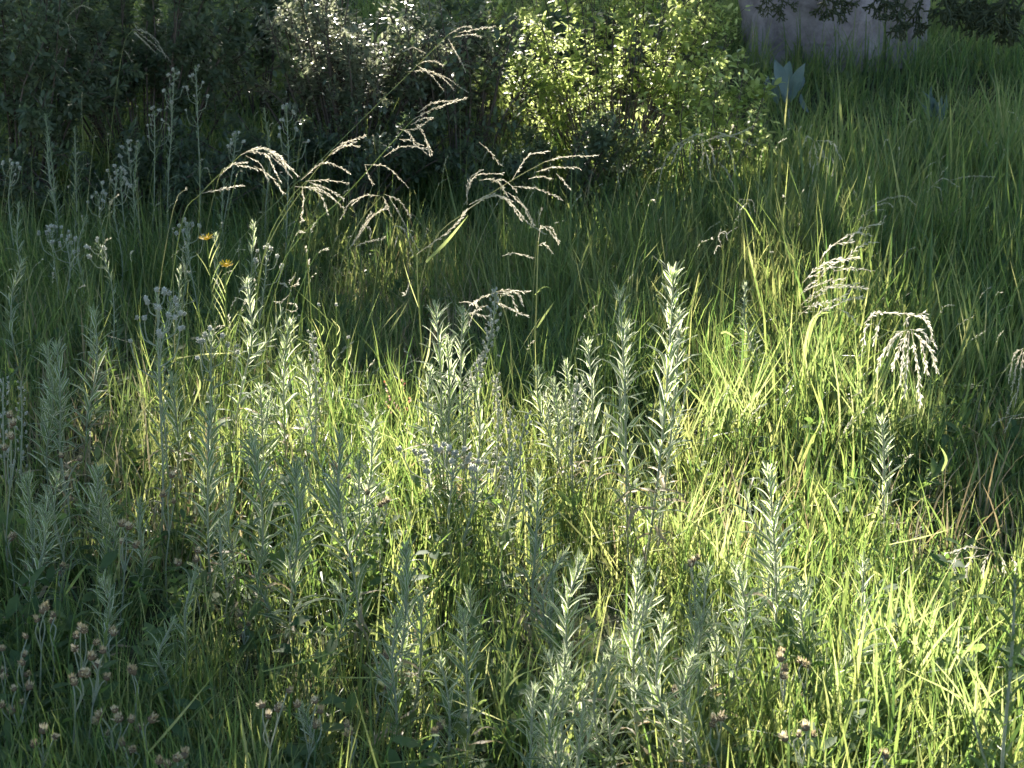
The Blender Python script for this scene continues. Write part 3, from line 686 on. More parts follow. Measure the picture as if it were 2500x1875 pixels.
cudweed((2109, 1374), (1885, 1760), 'long woolly branch lying low then turning upright with a bristly tip', 64, .078, via=[(1950, 1705), (2050, 1640), (2098, 1570)])
cudweed((2478, 1408), (2440, 2300), 'dark silhouetted leafy stem at the bottom corner against bright grass', 62, .062, via=[(2445, 1900), (2470, 1600)], group='dark stems in the bottom corner', spread=1.0, mats=SHADED_ME)
cudweed((2376, 1755), (2440, 2290), 'short dark side stem low at the bottom corner', 40, .055, via=[(2425, 1960)], group='dark stems in the bottom corner', spread=1.0, mats=SHADED_ME)
cudweed((1819, 693), (1850, 1010), 'bushy silver-lit spike above the shaded grass, left of the white panicle', 70, .05, spread=1.25)
BUDDED = [
 ((384, 723), (392, 1380), 44, 'tall hazy stem with a pale bud on top, left of its neighbour'),
 ((418, 738), (416, 1240), 44, 'tall hazy stem with a swollen blue-grey bud on top'),
 ((516, 821), (512, 1230), 30, 'slim stem with a single grey bud below the yellow flowers'),
 ((426, 177), (415, 650), 34, 'tall candelabra of woolly buds before the dark shrub'),
 ((377, 271), (368, 620), 30, 'smaller candelabra of woolly buds before the dark shrub'),
 ((478, 170), (490, 640), 34, 'dim tall budded stem behind the candelabra'),
 ((241, 478), (285, 720), 24, 'short slanting budded stem in the hazy shade'),
 ((294, 426), (310, 700), 24, 'short upright budded stem in the hazy shade'),
 ((576, 332), (520, 690), 28, 'leaning budded stem behind the arching panicle'),
 ((700, 264), (692, 720), 34, 'bright candelabra of round buds against the darkest shrub'),
 ((128, 565), (150, 800), 22, 'white-flowered budded stem in the haze, outer one'),
 ((162, 590), (175, 830), 22, 'white-flowered budded stem in the haze, inner one'),
 ((30, 400), (50, 720), 24, 'pale budded stem near the picture edge in the haze'),
 ((1040, 1120), (1110, 1400), 26, 'lit cluster of round dark buds on pale stalks, outer stalk'),
 ((1115, 1115), (1115, 1410), 26, 'lit cluster of round dark buds on pale stalks, upright stalk'),
 ((1165, 1150), (1120, 1410), 26, 'lit cluster of round dark buds on pale stalks, leaning stalk'),
]
for (tp, bs, n, lab) in BUDDED: cudweed(tp, bs, lab, n, .07, 'budded', random.uniform(-.02, .02), group='budded woolly stems', name='budded_stem')
SPIKES = [
 ((1209, 708), (1130, 1300), 70, [(1140, 1000), (1158, 925), (1185, 860), (1205, 780)], 'curved shining white spire of woolly buds behind the leafy twins'),
 ((1209, 915), (1205, 1290), 52, None, 'straight shining white spire of woolly buds right of the leafy twins'),
 ((1246, 998), (1205, 1330), 34, None, 'small leaning spire of woolly buds'),
 ((762, 810), (758, 1200), 52, None, 'pale spire of woolly buds at the edge of the shade'),
 ((1410, 923), (1404, 1290), 44, None, 'thin white spire of buds in front of the woolly fan'),
 ((1290, 1010), (1270, 1330), 30, None, 'leaning spire of small buds in front of dark grass'),
 ((8, 922), (20, 1280), 30, None, 'dim bud spire touching the picture edge'),
 ((51, 930), (62, 1270), 30, None, 'dim bud spire just inside the picture edge'),
]
for (tp, bs, n, via, lab) in SPIKES: cudweed(tp, bs, lab, n, .06, 'spike', 0, via=via, group='spires of woolly buds', name='bud_spire')

# ------------------------------------------------------------------ grass stalks with drooping panicles
SPK_T = leaf_tmpl(.12, p_ellip, fold=.0, rows=4, cols=3)
def spikelet_tmpl(seed):
    a = leaf_tmpl(.072, p_ellip, curl=.06, fold=.25, rows=4, cols=3); b = a[0].copy(); b[:, [0, 2]] = b[:, [2, 0]]; b = b * [1, .85, 1] + [0, .1, 0]
    return np.concatenate([a[0], b]), np.concatenate([a[1], a[1] + len(b)]), np.ones(2 * len(a[1]), int)
SPIKE_T = [spikelet_tmpl(k) for k in range(2)]
def blade_part(pts, width, mat, parent, name='leaf_blade', tint=.5):
    n = 8; P = spline(pts, n); V = []; Qs = []
    for i, p in enumerate(P):
        t = i / (n - 1); d = (P[min(i + 1, n - 1)] - P[max(i - 1, 0)]).normalized(); s = d.cross(Vector((.25, .9, .3))).normalized(); nn = s.cross(d)
        w = width * max(.04, (.5 + .5 * math.sin(t * 2.4)) * (1 - t ** 2.2)) / 2
        V += [p - s * w + nn * w * .35, p, p + s * w + nn * w * .35]
    for i in range(n - 1):
        for j in range(2): Qs.append((i * 3 + j, i * 3 + j + 1, i * 3 + j + 4, i * 3 + j + 3))
    return obj(name, mesh_np(name, [tuple(v) for v in V], Qs, mats=[mat], tint=np.full(len(V), tint)), parent)
def stalk(label, base, way, branches, blades_=(), dens=.0040, size=.0110, r=.0022, group='nodding grass panicles', Y=None, tint=.55, dens_bare=.12):
    b = hit(*base)
    if Y: x = at(base[0], base[1], Y); b = Vector((x.x, Y, gz(x.x, Y)))
    root = empty('panicle_grass', b, label, 'grass', group)
    pts = [b] + [at(w[0], w[1], b.y + random.uniform(-.015, .015)) for w in way]
    P = [p - b for p in spline(pts, 16)]
    st = MB(); st.tube(P, np.linspace(r, r * .6, 16), 5, tint=random.uniform(.5, .95)); st.build('culm', [M['culm']], root)
    for br in branches:
        dy = random.uniform(-.07, .07)
        C = [at(q[0], q[1], b.y + dy * i / max(1, len(br) - 1)) - b for i, q in enumerate(br)]
        Pb = spline(C, 10); Ln = sum((Pb[i + 1] - Pb[i]).length for i in range(9))
        mb = MB(); mb.tube(Pb, np.linspace(.0009, .0005, 10), 4, m=1, tint=random.uniform(.4, .9))
        n = max(4, int(Ln * (1 - dens_bare) / dens)); ms = [[], []]
        for i in range(n):
            t = dens_bare + (1 - dens_bare) * (i + random.random()) / n; p, d = along(Pb, min(t, .999))
            side = d.cross(rv(1)).normalized(); L_ = size * random.uniform(.65, 1.35)
            dr = d + side * random.uniform(.1, .75) + Vector((0, 0, -.12)); ms[i % 2].append(np.array(frame(p + side * .001, dr, rv(1), L_ * 1.1, L_, L_ * 1.1)))
        for k in range(2): mb.inst(SPIKE_T[k], ms[k], [min(1, max(0, random.gauss(tint, .18))) for _ in ms[k]])
        mb.build('panicle_branch', [M['culm'], M['spikelet']], root)
    for (bp, w) in blades_:
        blade_part([at(q[0], q[1], b.y + random.uniform(-.01, .01)) - b for q in bp], w, M['tuft'], root)
    return root

stalk('longest leaning grass stalk, its panicle highest above the shrubs', (470, 800), [(560, 615), (821, 354), (1000, 178), (1096, 83)],
  [[(1096, 83), (1130, 65), (1150, 66)], [(1120, 80), (1160, 72), (1208, 65)], [(1094, 95), (1115, 130), (1136, 173)], [(1040, 130), (1010, 116), (990, 122)], [(1022, 156), (1050, 148), (1080, 158)],
   [(1015, 158), (1050, 180), (1083, 221)], [(995, 175), (1040, 172), (1090, 190), (1143, 227)], [(1048, 172), (1080, 190), (1106, 217)], [(1110, 90), (1150, 84), (1172, 89)]])
stalk('leaning grass stalk whose upper panicle glows in front of brown twigs', (575, 980), [(690, 640), (850, 470), (960, 345), (1008, 292)],
  [[(1008, 292), (1060, 265), (1138, 240)], [(1003, 305), (1030, 290), (1055, 287)], [(990, 318), (1020, 312), (1053, 288)], [(975, 315), (1000, 325), (1012, 352)], [(1010, 300), (1030, 320), (1055, 375)],
   [(937, 383), (980, 358), (1040, 362)], [(1000, 355), (1025, 360), (1043, 377)], [(975, 340), (1000, 342), (1030, 355)], [(1035, 330), (1045, 355), (1052, 380)], [(1020, 275), (1060, 250), (1120, 245)]])
stalk('grass stalk with a small tight panicle beside the bright budded candelabra', (590, 960), [(640, 640), (740, 460), (812, 368)],
  [[(812, 368), (850, 345), (893, 331)], [(822, 360), (850, 354), (876, 357)], [(830, 352), (850, 345), (872, 346)], [(735, 440), (790, 397), (853, 420)], [(800, 382), (830, 362), (862, 350)]])
stalk('grass stalk with spread panicle crossing in front of the dark shrub', (600, 1000), [(640, 640), (700, 500), (748, 442)],
  [[(748, 442), (800, 440), (850, 447)], [(755, 445), (800, 460), (840, 487)], [(742, 455), (790, 465), (842, 512)], [(755, 455), (785, 480), (800, 522)], [(738, 455), (741, 495), (735, 537)], [(720, 455), (770, 462), (813, 483)]])
stalk('grass stalk with the fullest arching panicle, pinkish straw, over the dark shrub', (385, 960), [(440, 560), (493, 470), (588, 378)],
  [[(588, 378), (640, 360), (690, 395), (727, 428)], [(600, 370), (650, 380), (685, 445)], [(605, 368), (660, 365), (715, 415)], [(620, 405), (660, 430), (692, 470)], [(640, 372), (680, 380), (700, 405)], [(600, 380), (635, 400), (655, 440)],
   [(493, 472), (540, 462), (592, 453)], [(535, 430), (570, 400), (600, 395)], [(560, 400), (590, 404), (628, 412)], [(660, 380), (690, 405), (710, 430)]], size=.012, tint=.7)
stalk('short straw-yellow grass panicle spraying from one point in the centre', (770, 900), [(835, 640), (880, 540), (930, 480)],
  [[(890, 402), (945, 408), (995, 455)], [(892, 405), (900, 430), (911, 450)], [(880, 480), (852, 498), (832, 535)], [(925, 478), (890, 478), (860, 500)], [(935, 480), (945, 500), (955, 527)], [(940, 475), (975, 490), (1003, 530)],
   [(848, 612), (880, 570), (900, 540)], [(870, 580), (900, 535), (942, 505)], [(890, 550), (905, 560), (903, 578)], [(868, 602), (895, 590), (925, 584)], [(950, 480), (990, 550), (1022, 612)], [(965, 550), (990, 565), (1008, 625)], [(860, 600), (885, 555), (905, 520)], [(900, 540), (925, 515), (945, 510)]], size=.010, tint=.5)
stalk('tall upright grass stalk with a glowing broad blade leaning off its top', (1042, 1130), [(1036, 1002), (1032, 889), (1021, 719), (1018, 620)],
  [[(1018, 620), (1100, 560), (1140, 512)], [(1140, 512), (1200, 478), (1240, 490), (1272, 536)], [(1145, 500), (1200, 475), (1250, 490)], [(1000, 690), (990, 720), (985, 715)]],
  [([(1040, 640), (1090, 590), (1143, 526)], .014), ([(1034, 900), (1046, 860), (1052, 800)], .008), ([(1025, 760), (1000, 690), (985, 640)], .004)], r=.0036)
stalk('wide grass panicle fanning out below the glowing shrub', (985, 950), [(1045, 620), (1140, 515), (1250, 440), (1330, 395)],
  [[(1250, 440), (1290, 380), (1340, 370)], [(1330, 395), (1380, 382), (1458, 380)], [(1310, 420), (1350, 408), (1415, 410)], [(1290, 437), (1320, 430), (1343, 436)], [(1358, 424), (1375, 440), (1389, 460)],
   [(1250, 455), (1310, 460), (1373, 487)], [(1225, 480), (1260, 510), (1290, 545), (1332, 572)], [(1240, 470), (1275, 500), (1300, 545)], [(1140, 475), (1160, 430), (1230, 423)], [(1170, 347), (1195, 370), (1219, 400)], [(1140, 500), (1145, 440), (1175, 415)],
   [(1170, 440), (1210, 440), (1240, 480)], [(1200, 445), (1230, 440), (1262, 465)], [(1262, 480), (1290, 520), (1305, 550)]])
stalk('upright green grass stalk with a drooping bleached head and an orange-tinged leaf', (1306, 1010), [(1306, 900), (1308, 794), (1313, 625), (1314, 590)],
  [[(1314, 590), (1325, 552), (1366, 590)], [(1332, 552), (1350, 560), (1362, 595)], [(1314, 600), (1330, 595), (1350, 620)], [(1225, 625), (1260, 618), (1300, 630)]],
  [([(1311, 800), (1330, 770), (1361, 726)], .010), ([(1306, 720), (1330, 700), (1360, 712)], .006)], r=.0036)
stalk('bleached nodding panicle like a shepherd crook over the bright grass', (1915, 640), [(1943, 508), (1969, 414), (1986, 343)],
  [[(1986, 343), (1972, 333), (1963, 352)], [(1984, 347), (1978, 375), (1978, 405)], [(1988, 345), (1992, 370), (1996, 402)], [(1994, 345), (2005, 365), (2012, 392)], [(1992, 343), (2030, 348), (2053, 386)], [(1990, 390), (1983, 430), (1972, 488)], [(2010, 365), (2022, 420), (2028, 470)]], size=.0165, tint=.8)
stalk('pale stalk with bleached sheath standing beside the crook-shaped panicle', (2045, 680), [(2040, 620), (2030, 500), (2025, 400)], [[(2025, 400), (2022, 420), (2030, 470)], [(2028, 380), (2035, 400), (2032, 430)]], r=.003, tint=.8)
stalk('low arching panicle just above the sunlit grass edge', (2030, 760), [(2070, 560), (2100, 525), (2140, 500)],
  [[(2105, 525), (2150, 490), (2200, 478)], [(2125, 508), (2160, 495), (2180, 503)], [(2195, 478), (2215, 482), (2235, 500)], [(2090, 540), (2130, 515), (2160, 512)]], tint=.6)
stalk('arching panicle farther back toward the picture edge', (2170, 720), [(2240, 490), (2280, 455), (2310, 435)],
  [[(2262, 470), (2300, 435), (2338, 455)], [(2280, 455), (2295, 460), (2300, 490)], [(2320, 440), (2370, 430), (2430, 432)], [(2380, 432), (2375, 460), (2373, 480)]], tint=.5)
stalk('big bleached fan-shaped panicle, whitest of all, in the sunny grass', (1935, 1040), [(1950, 850), (1985, 730), (2020, 665)],
  [[(1990, 690), (2040, 640), (2095, 628)], [(1960, 690), (2000, 650), (2055, 638)], [(1962, 712), (2010, 690), (2062, 680)], [(2035, 662), (2080, 655), (2128, 661)], [(1970, 740), (2040, 695), (2112, 706)], [(1960, 750), (2030, 735), (2104, 722)],
   [(2000, 765), (2050, 740), (2106, 725)], [(1953, 722), (1970, 700), (1988, 685)], [(1980, 782), (2010, 757), (2035, 748)], [(2045, 752), (2075, 770), (2098, 795)], [(1985, 665), (2030, 635), (2070, 632)], [(1975, 680), (2020, 655), (2085, 655)],
   [(2010, 700), (2060, 700), (2115, 703)], [(1955, 745), (1990, 715), (2030, 700)], [(2020, 740), (2060, 720), (2090, 690)], [(1950, 770), (1985, 745), (2010, 740)], [(2060, 600), (2100, 560), (2150, 545)], [(2030, 600), (2080, 570), (2130, 575)], [(2000, 640), (2030, 600), (2080, 590)], [(2060, 640), (2100, 600), (2140, 590)]],
  [([(1960, 900), (1990, 780), (2040, 760)], .012), ([(1950, 930), (1975, 800), (2000, 760)], .012)], size=.0165, dens=.0065, tint=.85)
stalk('bleached fountain-shaped panicle bowing down into the brightest grass', (2170, 1300), [(2130, 1050), (2140, 880), (2180, 815), (2215, 805)],
  [[(2215, 805), (2190, 820), (2168, 862)], [(2212, 806), (2175, 830), (2140, 900)], [(2216, 808), (2205, 860), (2200, 935)], [(2220, 808), (2215, 880), (2208, 965)], [(2224, 806), (2250, 840), (2262, 912)], [(2222, 804), (2250, 810), (2272, 835)],
   [(2224, 808), (2270, 850), (2287, 905)], [(2226, 812), (2240, 900), (2247, 992)], [(2110, 790), (2140, 765), (2220, 768)], [(2220, 768), (2260, 780), (2282, 845)], [(2130, 790), (2115, 800), (2108, 850)], [(2150, 780), (2140, 810), (2135, 840)], [(2230, 770), (2215, 775), (2212, 790)], [(2240, 768), (2258, 764), (2262, 770)], [(2218, 808), (2195, 850), (2180, 900)]], size=.0165, tint=.8)
stalk('arching bleached panicle entering from the picture edge low over dark ground', (2560, 1700), [(2560, 1420), (2500, 1366), (2400, 1340)],
  [[(2400, 1340), (2360, 1336), (2308, 1352)], [(2345, 1345), (2332, 1365), (2328, 1395)], [(2385, 1343), (2365, 1380), (2360, 1412)], [(2440, 1352), (2450, 1375), (2452, 1402)], [(2420, 1345), (2400, 1380), (2398, 1405)], [(2470, 1360), (2480, 1385), (2478, 1420)]], size=.011, tint=.8)
stalk('feathery drooping panicle before the flank of the glowing shrub', (1700, 640), [(1705, 500), (1712, 420), (1715, 340)],
  [[(1640, 362), (1690, 332), (1715, 328)], [(1600, 500), (1620, 400), (1652, 352)], [(1692, 332), (1686, 365), (1684, 400)], [(1712, 330), (1716, 365), (1714, 398)], [(1728, 345), (1740, 370), (1746, 402)], [(1735, 330), (1775, 350), (1796, 418)], [(1705, 350), (1770, 330), (1835, 352)],
   [(1755, 395), (1775, 420), (1797, 468)], [(1700, 335), (1660, 360), (1640, 400)], [(1740, 320), (1790, 330), (1835, 310)], [(1720, 360), (1730, 400), (1735, 440)]],
  [([(1706, 505), (1718, 460), (1731, 422)], .02), ([(1715, 420), (1730, 440), (1780, 446)], .012), ([(1760, 418), (1775, 440), (1792, 470)], .014)], size=.0165, tint=.6)
stalk('small hooked panicle hanging over the shaded grass edge', (1835, 720), [(1828, 600), (1820, 520), (1818, 487)],
  [[(1818, 487), (1805, 488), (1797, 512)], [(1816, 488), (1805, 510), (1803, 548)], [(1822, 488), (1830, 510), (1832, 545)], [(1820, 486), (1838, 492), (1842, 515)], [(1812, 495), (1808, 520), (1810, 540)]], size=.010, tint=.5)
stalk('upright stalk with a bent leaf and a white-tipped head, left of the silver spike', (1776, 1010), [(1770, 926), (1758, 813), (1766, 640), (1762, 600)],
  [[(1762, 600), (1755, 580), (1760, 565)], [(1764, 605), (1752, 600), (1745, 615)], [(1758, 570), (1770, 565), (1775, 580)]], [([(1758, 815), (1775, 812), (1808, 836)], .012)], r=.0036, tint=.8)
stalk('drooping reddish panicle at the picture edge beside the bright grass', (2520, 1200), [(2515, 1000), (2505, 880), (2498, 850)],
  [[(2498, 850), (2475, 870), (2462, 930)], [(2496, 855), (2480, 900), (2470, 960)], [(2499, 860), (2490, 920), (2478, 990)], [(2470, 1015), (2440, 1025), (2420, 1042)], [(2495, 1010), (2470, 1020), (2455, 1050)], [(2480, 960), (2465, 990), (2460, 1010)]], tint=.45)
stalk('bright white tassel of spikelets hanging before the dark shrub, top corner', (255, 560), [(270, 330), (300, 120), (324, 72)],
  [[(324, 72), (345, 95), (382, 130)], [(326, 72), (360, 80), (414, 147)], [(330, 73), (365, 100), (392, 125)], [(332, 72), (375, 90), (405, 140)], [(322, 75), (340, 90), (365, 112)], [(300, 120), (310, 130), (322, 150)]], size=.011, tint=.8)
stalk('dull jointed panicle in the dark top corner', (60, 560), [(95, 260), (140, 62), (218, 0)],
  [[(140, 62), (160, 75), (185, 102)], [(150, 50), (165, 60), (172, 95)], [(92, 118), (115, 150), (155, 205)], [(95, 120), (130, 145), (165, 178)], [(160, 45), (195, 15), (225, 22)]], tint=.5)
stalk('tangled dry panicle hanging over the white bud spire', (1255, 1080), [(1250, 900), (1240, 790), (1212, 712)],
  [[(1212, 712), (1240, 708), (1290, 714)], [(1208, 715), (1170, 730), (1148, 745)], [(1120, 738), (1150, 738), (1168, 750)], [(1205, 735), (1240, 750), (1285, 772)], [(1190, 745), (1160, 760), (1145, 790)], [(1215, 715), (1250, 725), (1262, 770)], [(1225, 712), (1262, 715), (1275, 740)], [(1185, 790), (1200, 800), (1195, 815)], [(1120, 770), (1150, 765), (1200, 775)]], size=.014, tint=.6)
stalk('fine airy panicle in the shade right of the lower yellow flower', (690, 1060), [(695, 850), (700, 750), (722, 665)],
  [[(722, 665), (715, 680), (705, 690)], [(705, 720), (690, 735), (672, 738)], [(700, 740), (715, 742), (722, 745)], [(708, 700), (722, 695), (730, 680)], [(698, 755), (715, 760), (724, 758)]], size=.012, tint=.5)

# green thin stalks tipped with tiny round buds
def thin_buds():
    b = hit(800, 1080)
    for (px, py), lab in (((778, 749), 'thin green stalk with tiny bud, leftmost of three in the shade'), ((821, 749), 'thin green stalk with tiny bud, middle of three in the shade'), ((851, 828), 'thin green stalk with dark round bud, shortest of three in the shade')):
        bb = hit(800 + (px - 810) * .5, 1080); root = empty('budding_stalk', bb, lab, 'plant', 'thin budding stalks'); T = at(px, py, bb.y) - bb
        P = spline([Vector((0, 0, 0)), T * .5 + Vector((.01, 0, 0)), T], 9); mb = MB(); mb.tube(P, np.linspace(.0024, .0014, 9), 5); mb.build('stem', [M['culm']], root)
        obj('bud', random.choice(BUD_ME), root, frame(T, (0, 0, 1), (0, 1, 0), .011, .013, .011))
        for i in range(7):
            p, d = along(P, .25 + .09 * i); blade_part([p, p + Vector((random.choice((-1, 1)) * .012, 0, .03)), p + Vector((random.choice((-1, 1)) * .018, 0, .065))], .004, M['tuft'], root, 'leaf')
thin_buds()

# ------------------------------------------------------------------ yellow daisies
def daisy(px, py, base, via, label, tilt):
    b = hit(*base); T = at(px, py, b.y); root = empty('yellow_daisy', b, label, 'flower', 'yellow daisies')
    P = [p - b for p in spline([b, at(via[0], via[1], b.y), T], 10)]
    mb = MB(); mb.tube(P, np.linspace(.0026, .0018, 10), 5); mb.build('stem', [M['culm']], root)
    up = Vector((tilt, -.25, 1)).normalized(); c = T - b
    hd = tmpl_mesh('disc', blob_tmpl(5, 9, 5, .5, .08), [M['yellow']]); disc = obj('disc', hd, root, frame(c, up, (1, 0, 0), .022, .022, .022))
    A = up.orthogonal().normalized(); B = up.cross(A)
    me = tmpl_mesh('petal', leaf_tmpl(.2, lambda t: max(.2, (t ** .5) * (1 - t ** 6)), curl=.12, rows=4, cols=3), [M['yellow']])
    for i in range(13):
        a = i * 2 * math.pi / 13 + random.gauss(0, .06); rad = A * math.cos(a) + B * math.sin(a)
        obj('petal', me, root, frame(c + up * .004 + rad * .006, rad + up * random.uniform(.1, .45), up, .023, random.uniform(.022, .028), .023))
    for i in range(12):
        p, d = along(P, .2 + .06 * i); s = random.choice((-1, 1)); blade_part([p, p + d * .05 + Vector((s * .02, 0, 0)), p + d * .10 + Vector((s * .05, 0, 0))], .005, M['tuft'], root, 'leaf')
daisy(505, 585, (530, 960), (520, 760), 'upper yellow daisy on a thin stem in the shade', -.15)
daisy(552, 650, (548, 1010), (550, 820), 'lower orange-yellow daisy on a thin stem in the shade', .1)

# small reddish seed plant
def seed_plant():
    b = hit(965, 1090); root = empty('red_seed_plant', b, 'small plant with reddish heart-shaped seed pods catching light', 'plant')
    for (px, py) in ((940, 935), (985, 930), (1000, 975), (960, 970), (945, 985), (975, 1000), (990, 1000)):
        T = at(px, py, b.y + random.uniform(-.03, .03)) - b; P = spline([Vector((0, 0, 0)), T * .55 + Vector((.01, 0, .02)), T], 9)
        mb = MB(); mb.tube(P, np.linspace(.0014, .0008, 9), 4); br = mb.build('stem', [M['twig']], root)
        for i in range(7):
            p, d = along(P, .6 + .4 * i / 6.01); k = random.uniform(.008, .013)
            obj('seed_pod', RED[i % 2], br, frame(p, d + rv(.9), rv(1), k, k, k))
RED = [tmpl_mesh('seed_pod', leaf_tmpl(.5, p_ellip, fold=.3, rows=4, cols=3), [M['red_seed']]), tmpl_mesh('seed_pod', leaf_tmpl(.42, p_ellip, fold=.5, rows=4, cols=3), [M['red_seed']])]
seed_plant()

# ------------------------------------------------------------------ dried flower heads
def head_mesh(seed):
    r = random.Random(seed); mb = MB(); t = leaf_tmpl(.2, p_ellip, curl=.25, rows=3, cols=2)
    c = blob_tmpl(seed, 7, 5, .75, .2); mb.add(c[0] * .62, c[1], m=1)
    ms = []
    for i in range(26):
        a = i * 2.4 + r.gauss(0, .2); e = r.uniform(-.2, 1.3); d = Vector((math.cos(a) * math.cos(e), math.sin(e) + .1, math.sin(a) * math.cos(e)))
        L_ = r.uniform(.32, .52); ms.append(np.array(frame(Vector((0, .22, 0)) + d * .16, d + Vector((0, .35, 0)), Vector((0, 1, 0)), L_ * .8, L_, L_)))
    mb.inst(t, ms, [r.uniform(.2, .9) for _ in ms])
    return mb.mesh('dry_flower_head', [M['dry_head'], M['dry_core']])
HEADS = [head_mesh(k) for k in range(5)]
def dried(base, heads, label, size=.027, Y=None):
    b = hit(*base); root = empty('dried_flower', b, label, 'flower', 'dried brown flowers')
    cx = sum(h[0] for h in heads) / len(heads); lo = max(h[1] for h in heads)
    node = at(cx * .7 + base[0] * .3, lo + (base[1] - lo) * .3, b.y) - b
    mb = MB(); mb.tube(spline([Vector((0, 0, 0)), node * .5 + rv(.015), node], 8), np.linspace(.0024, .0018, 8), 5); mb.build('stem', [M['wool_stem']], root)
    for (px, py) in heads:
        e = at(px, py + 8, b.y + random.uniform(-.05, .05)) - b
        br = MB(); br.tube(spline([node, node.lerp(e, .55) + rv(.014) + Vector((0, 0, .005)), e], 7), np.linspace(.0017, .0014, 7), 5); st = br.build('branch', [M['wool_stem']], root)
        d = (e - node).normalized(); k = size * random.uniform(.8, 1.2)
        obj('flower_head', random.choice(HEADS), st, frame(e, d + rv(.5), rv(1), k, k, k))
def c8(*l): return [(x * .3767, 1250 + y * .3767) for x, y in l]
def c9(*l): return [(625 + x * .3767, 1250 + y * .3767) for x, y in l]
def c6(*l): return [(625 + x * .3767, 625 + y * .3767) for x, y in l]
def c5(*l): return [(x * .3767, 625 + y * .3767) for x, y in l]
def c10(*l): return [(1250 + x * .3767, 1250 + y * .3767) for x, y in l]
def c11(*l): return [(1875 + x * .3767, 1250 + y * .3767) for x, y in l]
dried((60, 1800), c8((175, 800), (145, 920), (165, 1040), (155, 965)), 'stem of brown heads leaning together near the corner, upper cluster')
dried((10, 1800), c8((15, 880), (30, 1020), (40, 1050)), 'brown heads cut by the picture edge')
dried((55, 1880), c8((100, 1140), (195, 1135), (130, 1230), (90, 1290), (15, 1240)), 'stem of five brown heads low by the picture edge')
dried((120, 1720), c8((340, 700), (355, 660)), 'pair of brown heads alone on a thin stalk above the cluster')
dried((190, 1830), c8((550, 760), (490, 800), (610, 830), (490, 870), (520, 740)), 'topmost bunch of brown heads in the shaded grass')
dried((205, 1880), c8((670, 900), (590, 940), (610, 995), (575, 1040), (680, 1070)), 'middle bunch of brown heads in the shaded grass')
dried((180, 1920), c8((490, 1100), (515, 1040), (470, 1080)), 'small greenish-brown heads under the middle bunch')
dried((250, 1760), c8((720, 770), (735, 785)), 'single brown head right of the topmost bunch')
dried((95, 1760), c8((270, 640), (300, 610), (250, 690)), 'little tan heads behind the topmost bunch')
dried((330, 2010), c8((800, 1500), (860, 1530), (820, 1560)), 'low tan heads between the dense group and the sunlit pale ones')
dried((350, 1880), c8((870, 1040), (850, 1020)), 'single head catching the sun on a kinked stalk')
dried((285, 1960), c8((660, 1310), (750, 1280), (780, 1330), (840, 1340), (710, 1430), (650, 1350)), 'dense group of pale heads near the bottom edge')
dried((365, 1960), c8((920, 1400), (970, 1340)), 'round fluffy head on a bent stalk right of the dense group')
dried((110, 1990), c8((270, 1420), (350, 1440), (225, 1500)), 'brown heads low in the corner beside a long pale stalk')
dried((420, 2080), c8((1030, 1610), (1130, 1580), (1190, 1580), (1090, 1640), (1170, 1640)), 'sunlit pale heads cut by the bottom edge')
dried((25, 1450), c5((50, 1030), (60, 1100), (90, 1080), (80, 1160), (30, 1240)), 'hazy brown heads up at the picture edge')
dried((170, 1420), c5((400, 1290), (510, 1310), (420, 1430)), 'brown heads in front of hazy woolly stems')
dried((410, 1500), c5((1110, 1420), (1060, 1545), (1130, 1580)), 'three dark brown heads on a slim stalk in the shade')
dried((290, 1560), c8((790, 75), (840, 90), (790, 190), (870, 210)), 'faded pinkish heads on a pale slanting stalk')
dried((150, 1530), c8((390, 380), (400, 340)), 'small brown head with pale tuft in the shaded grass')
dried((480, 1560), c8((1280, 250), (1280, 300), (1170, 330)), 'pale brown heads before the lit hollow')
dried((30, 1500), c8((80, 140), (70, 170)), 'lone brown head high near the picture edge')
dried((810, 1440), c6((500, 1340), (530, 1400), (590, 1420), (520, 1370)), 'sunlit fluffy heads with dark centres, left cluster by the woolly tip')
dried((930, 1460), c6((730, 1520), (830, 1590), (800, 1610), (850, 1580)), 'sunlit fluffy heads with dark centres, right cluster by the woolly tip')
dried((600, 1640), c9((-90, 660), (-60, 720), (-100, 740), (-75, 790)), 'pale bunch of papery heads in the lit hollow')
dried((945, 1800), c9((840, 930), (835, 965)), 'bright round head beside the lower comb-leaved stem')
dried((915, 1830), c9((790, 1060), (845, 1140)), 'two small bright heads below the bright round one')
dried((640, 2020), c9((45, 1250), (130, 1260), (200, 1150), (80, 1320)), 'dim brown heads above pale curved stalks')
dried((740, 2020), c9((270, 1240), (390, 1220), (410, 1290), (380, 1380)), 'dim brown heads right of the pale curved stalks')
dried((870, 2020), c9((610, 1420), (590, 1380)), 'dim brown head alone over dark blades')
dried((1000, 2000), c9((1165, 1410), (1180, 1380)), 'bright double head near the bottom between woolly stems')
dried((1745, 2000), c10((1320, 1340), (1350, 1320), (1290, 1370)), 'papery bunch of heads before the shaded woolly stem')
dried((1650, 1900), c10((1060, 1180), (1045, 1150)), 'drooping pale head beside the straight woolly stem')
dried((1700, 1600), c10((1180, 300), (1170, 330), (1200, 290)), 'little brown heads under a dark feathery seed head')
dried((1920, 1880), c11((100, 900), (90, 950), (110, 1020), (90, 1050)), 'dark feathery heads on a stalk left of the leaning branch')
dried((1965, 1840), c11((240, 980), (225, 960)), 'lit woolly head behind the leaning branch')
dried((1960, 2060), c11((250, 1400), (200, 1440), (120, 1460), (280, 1440)), 'sunlit papery heads near the bottom below the leaning branch')
dried((2170, 2080), c11((760, 1580), (740, 1560)), 'small lit heads low in the dark grass')

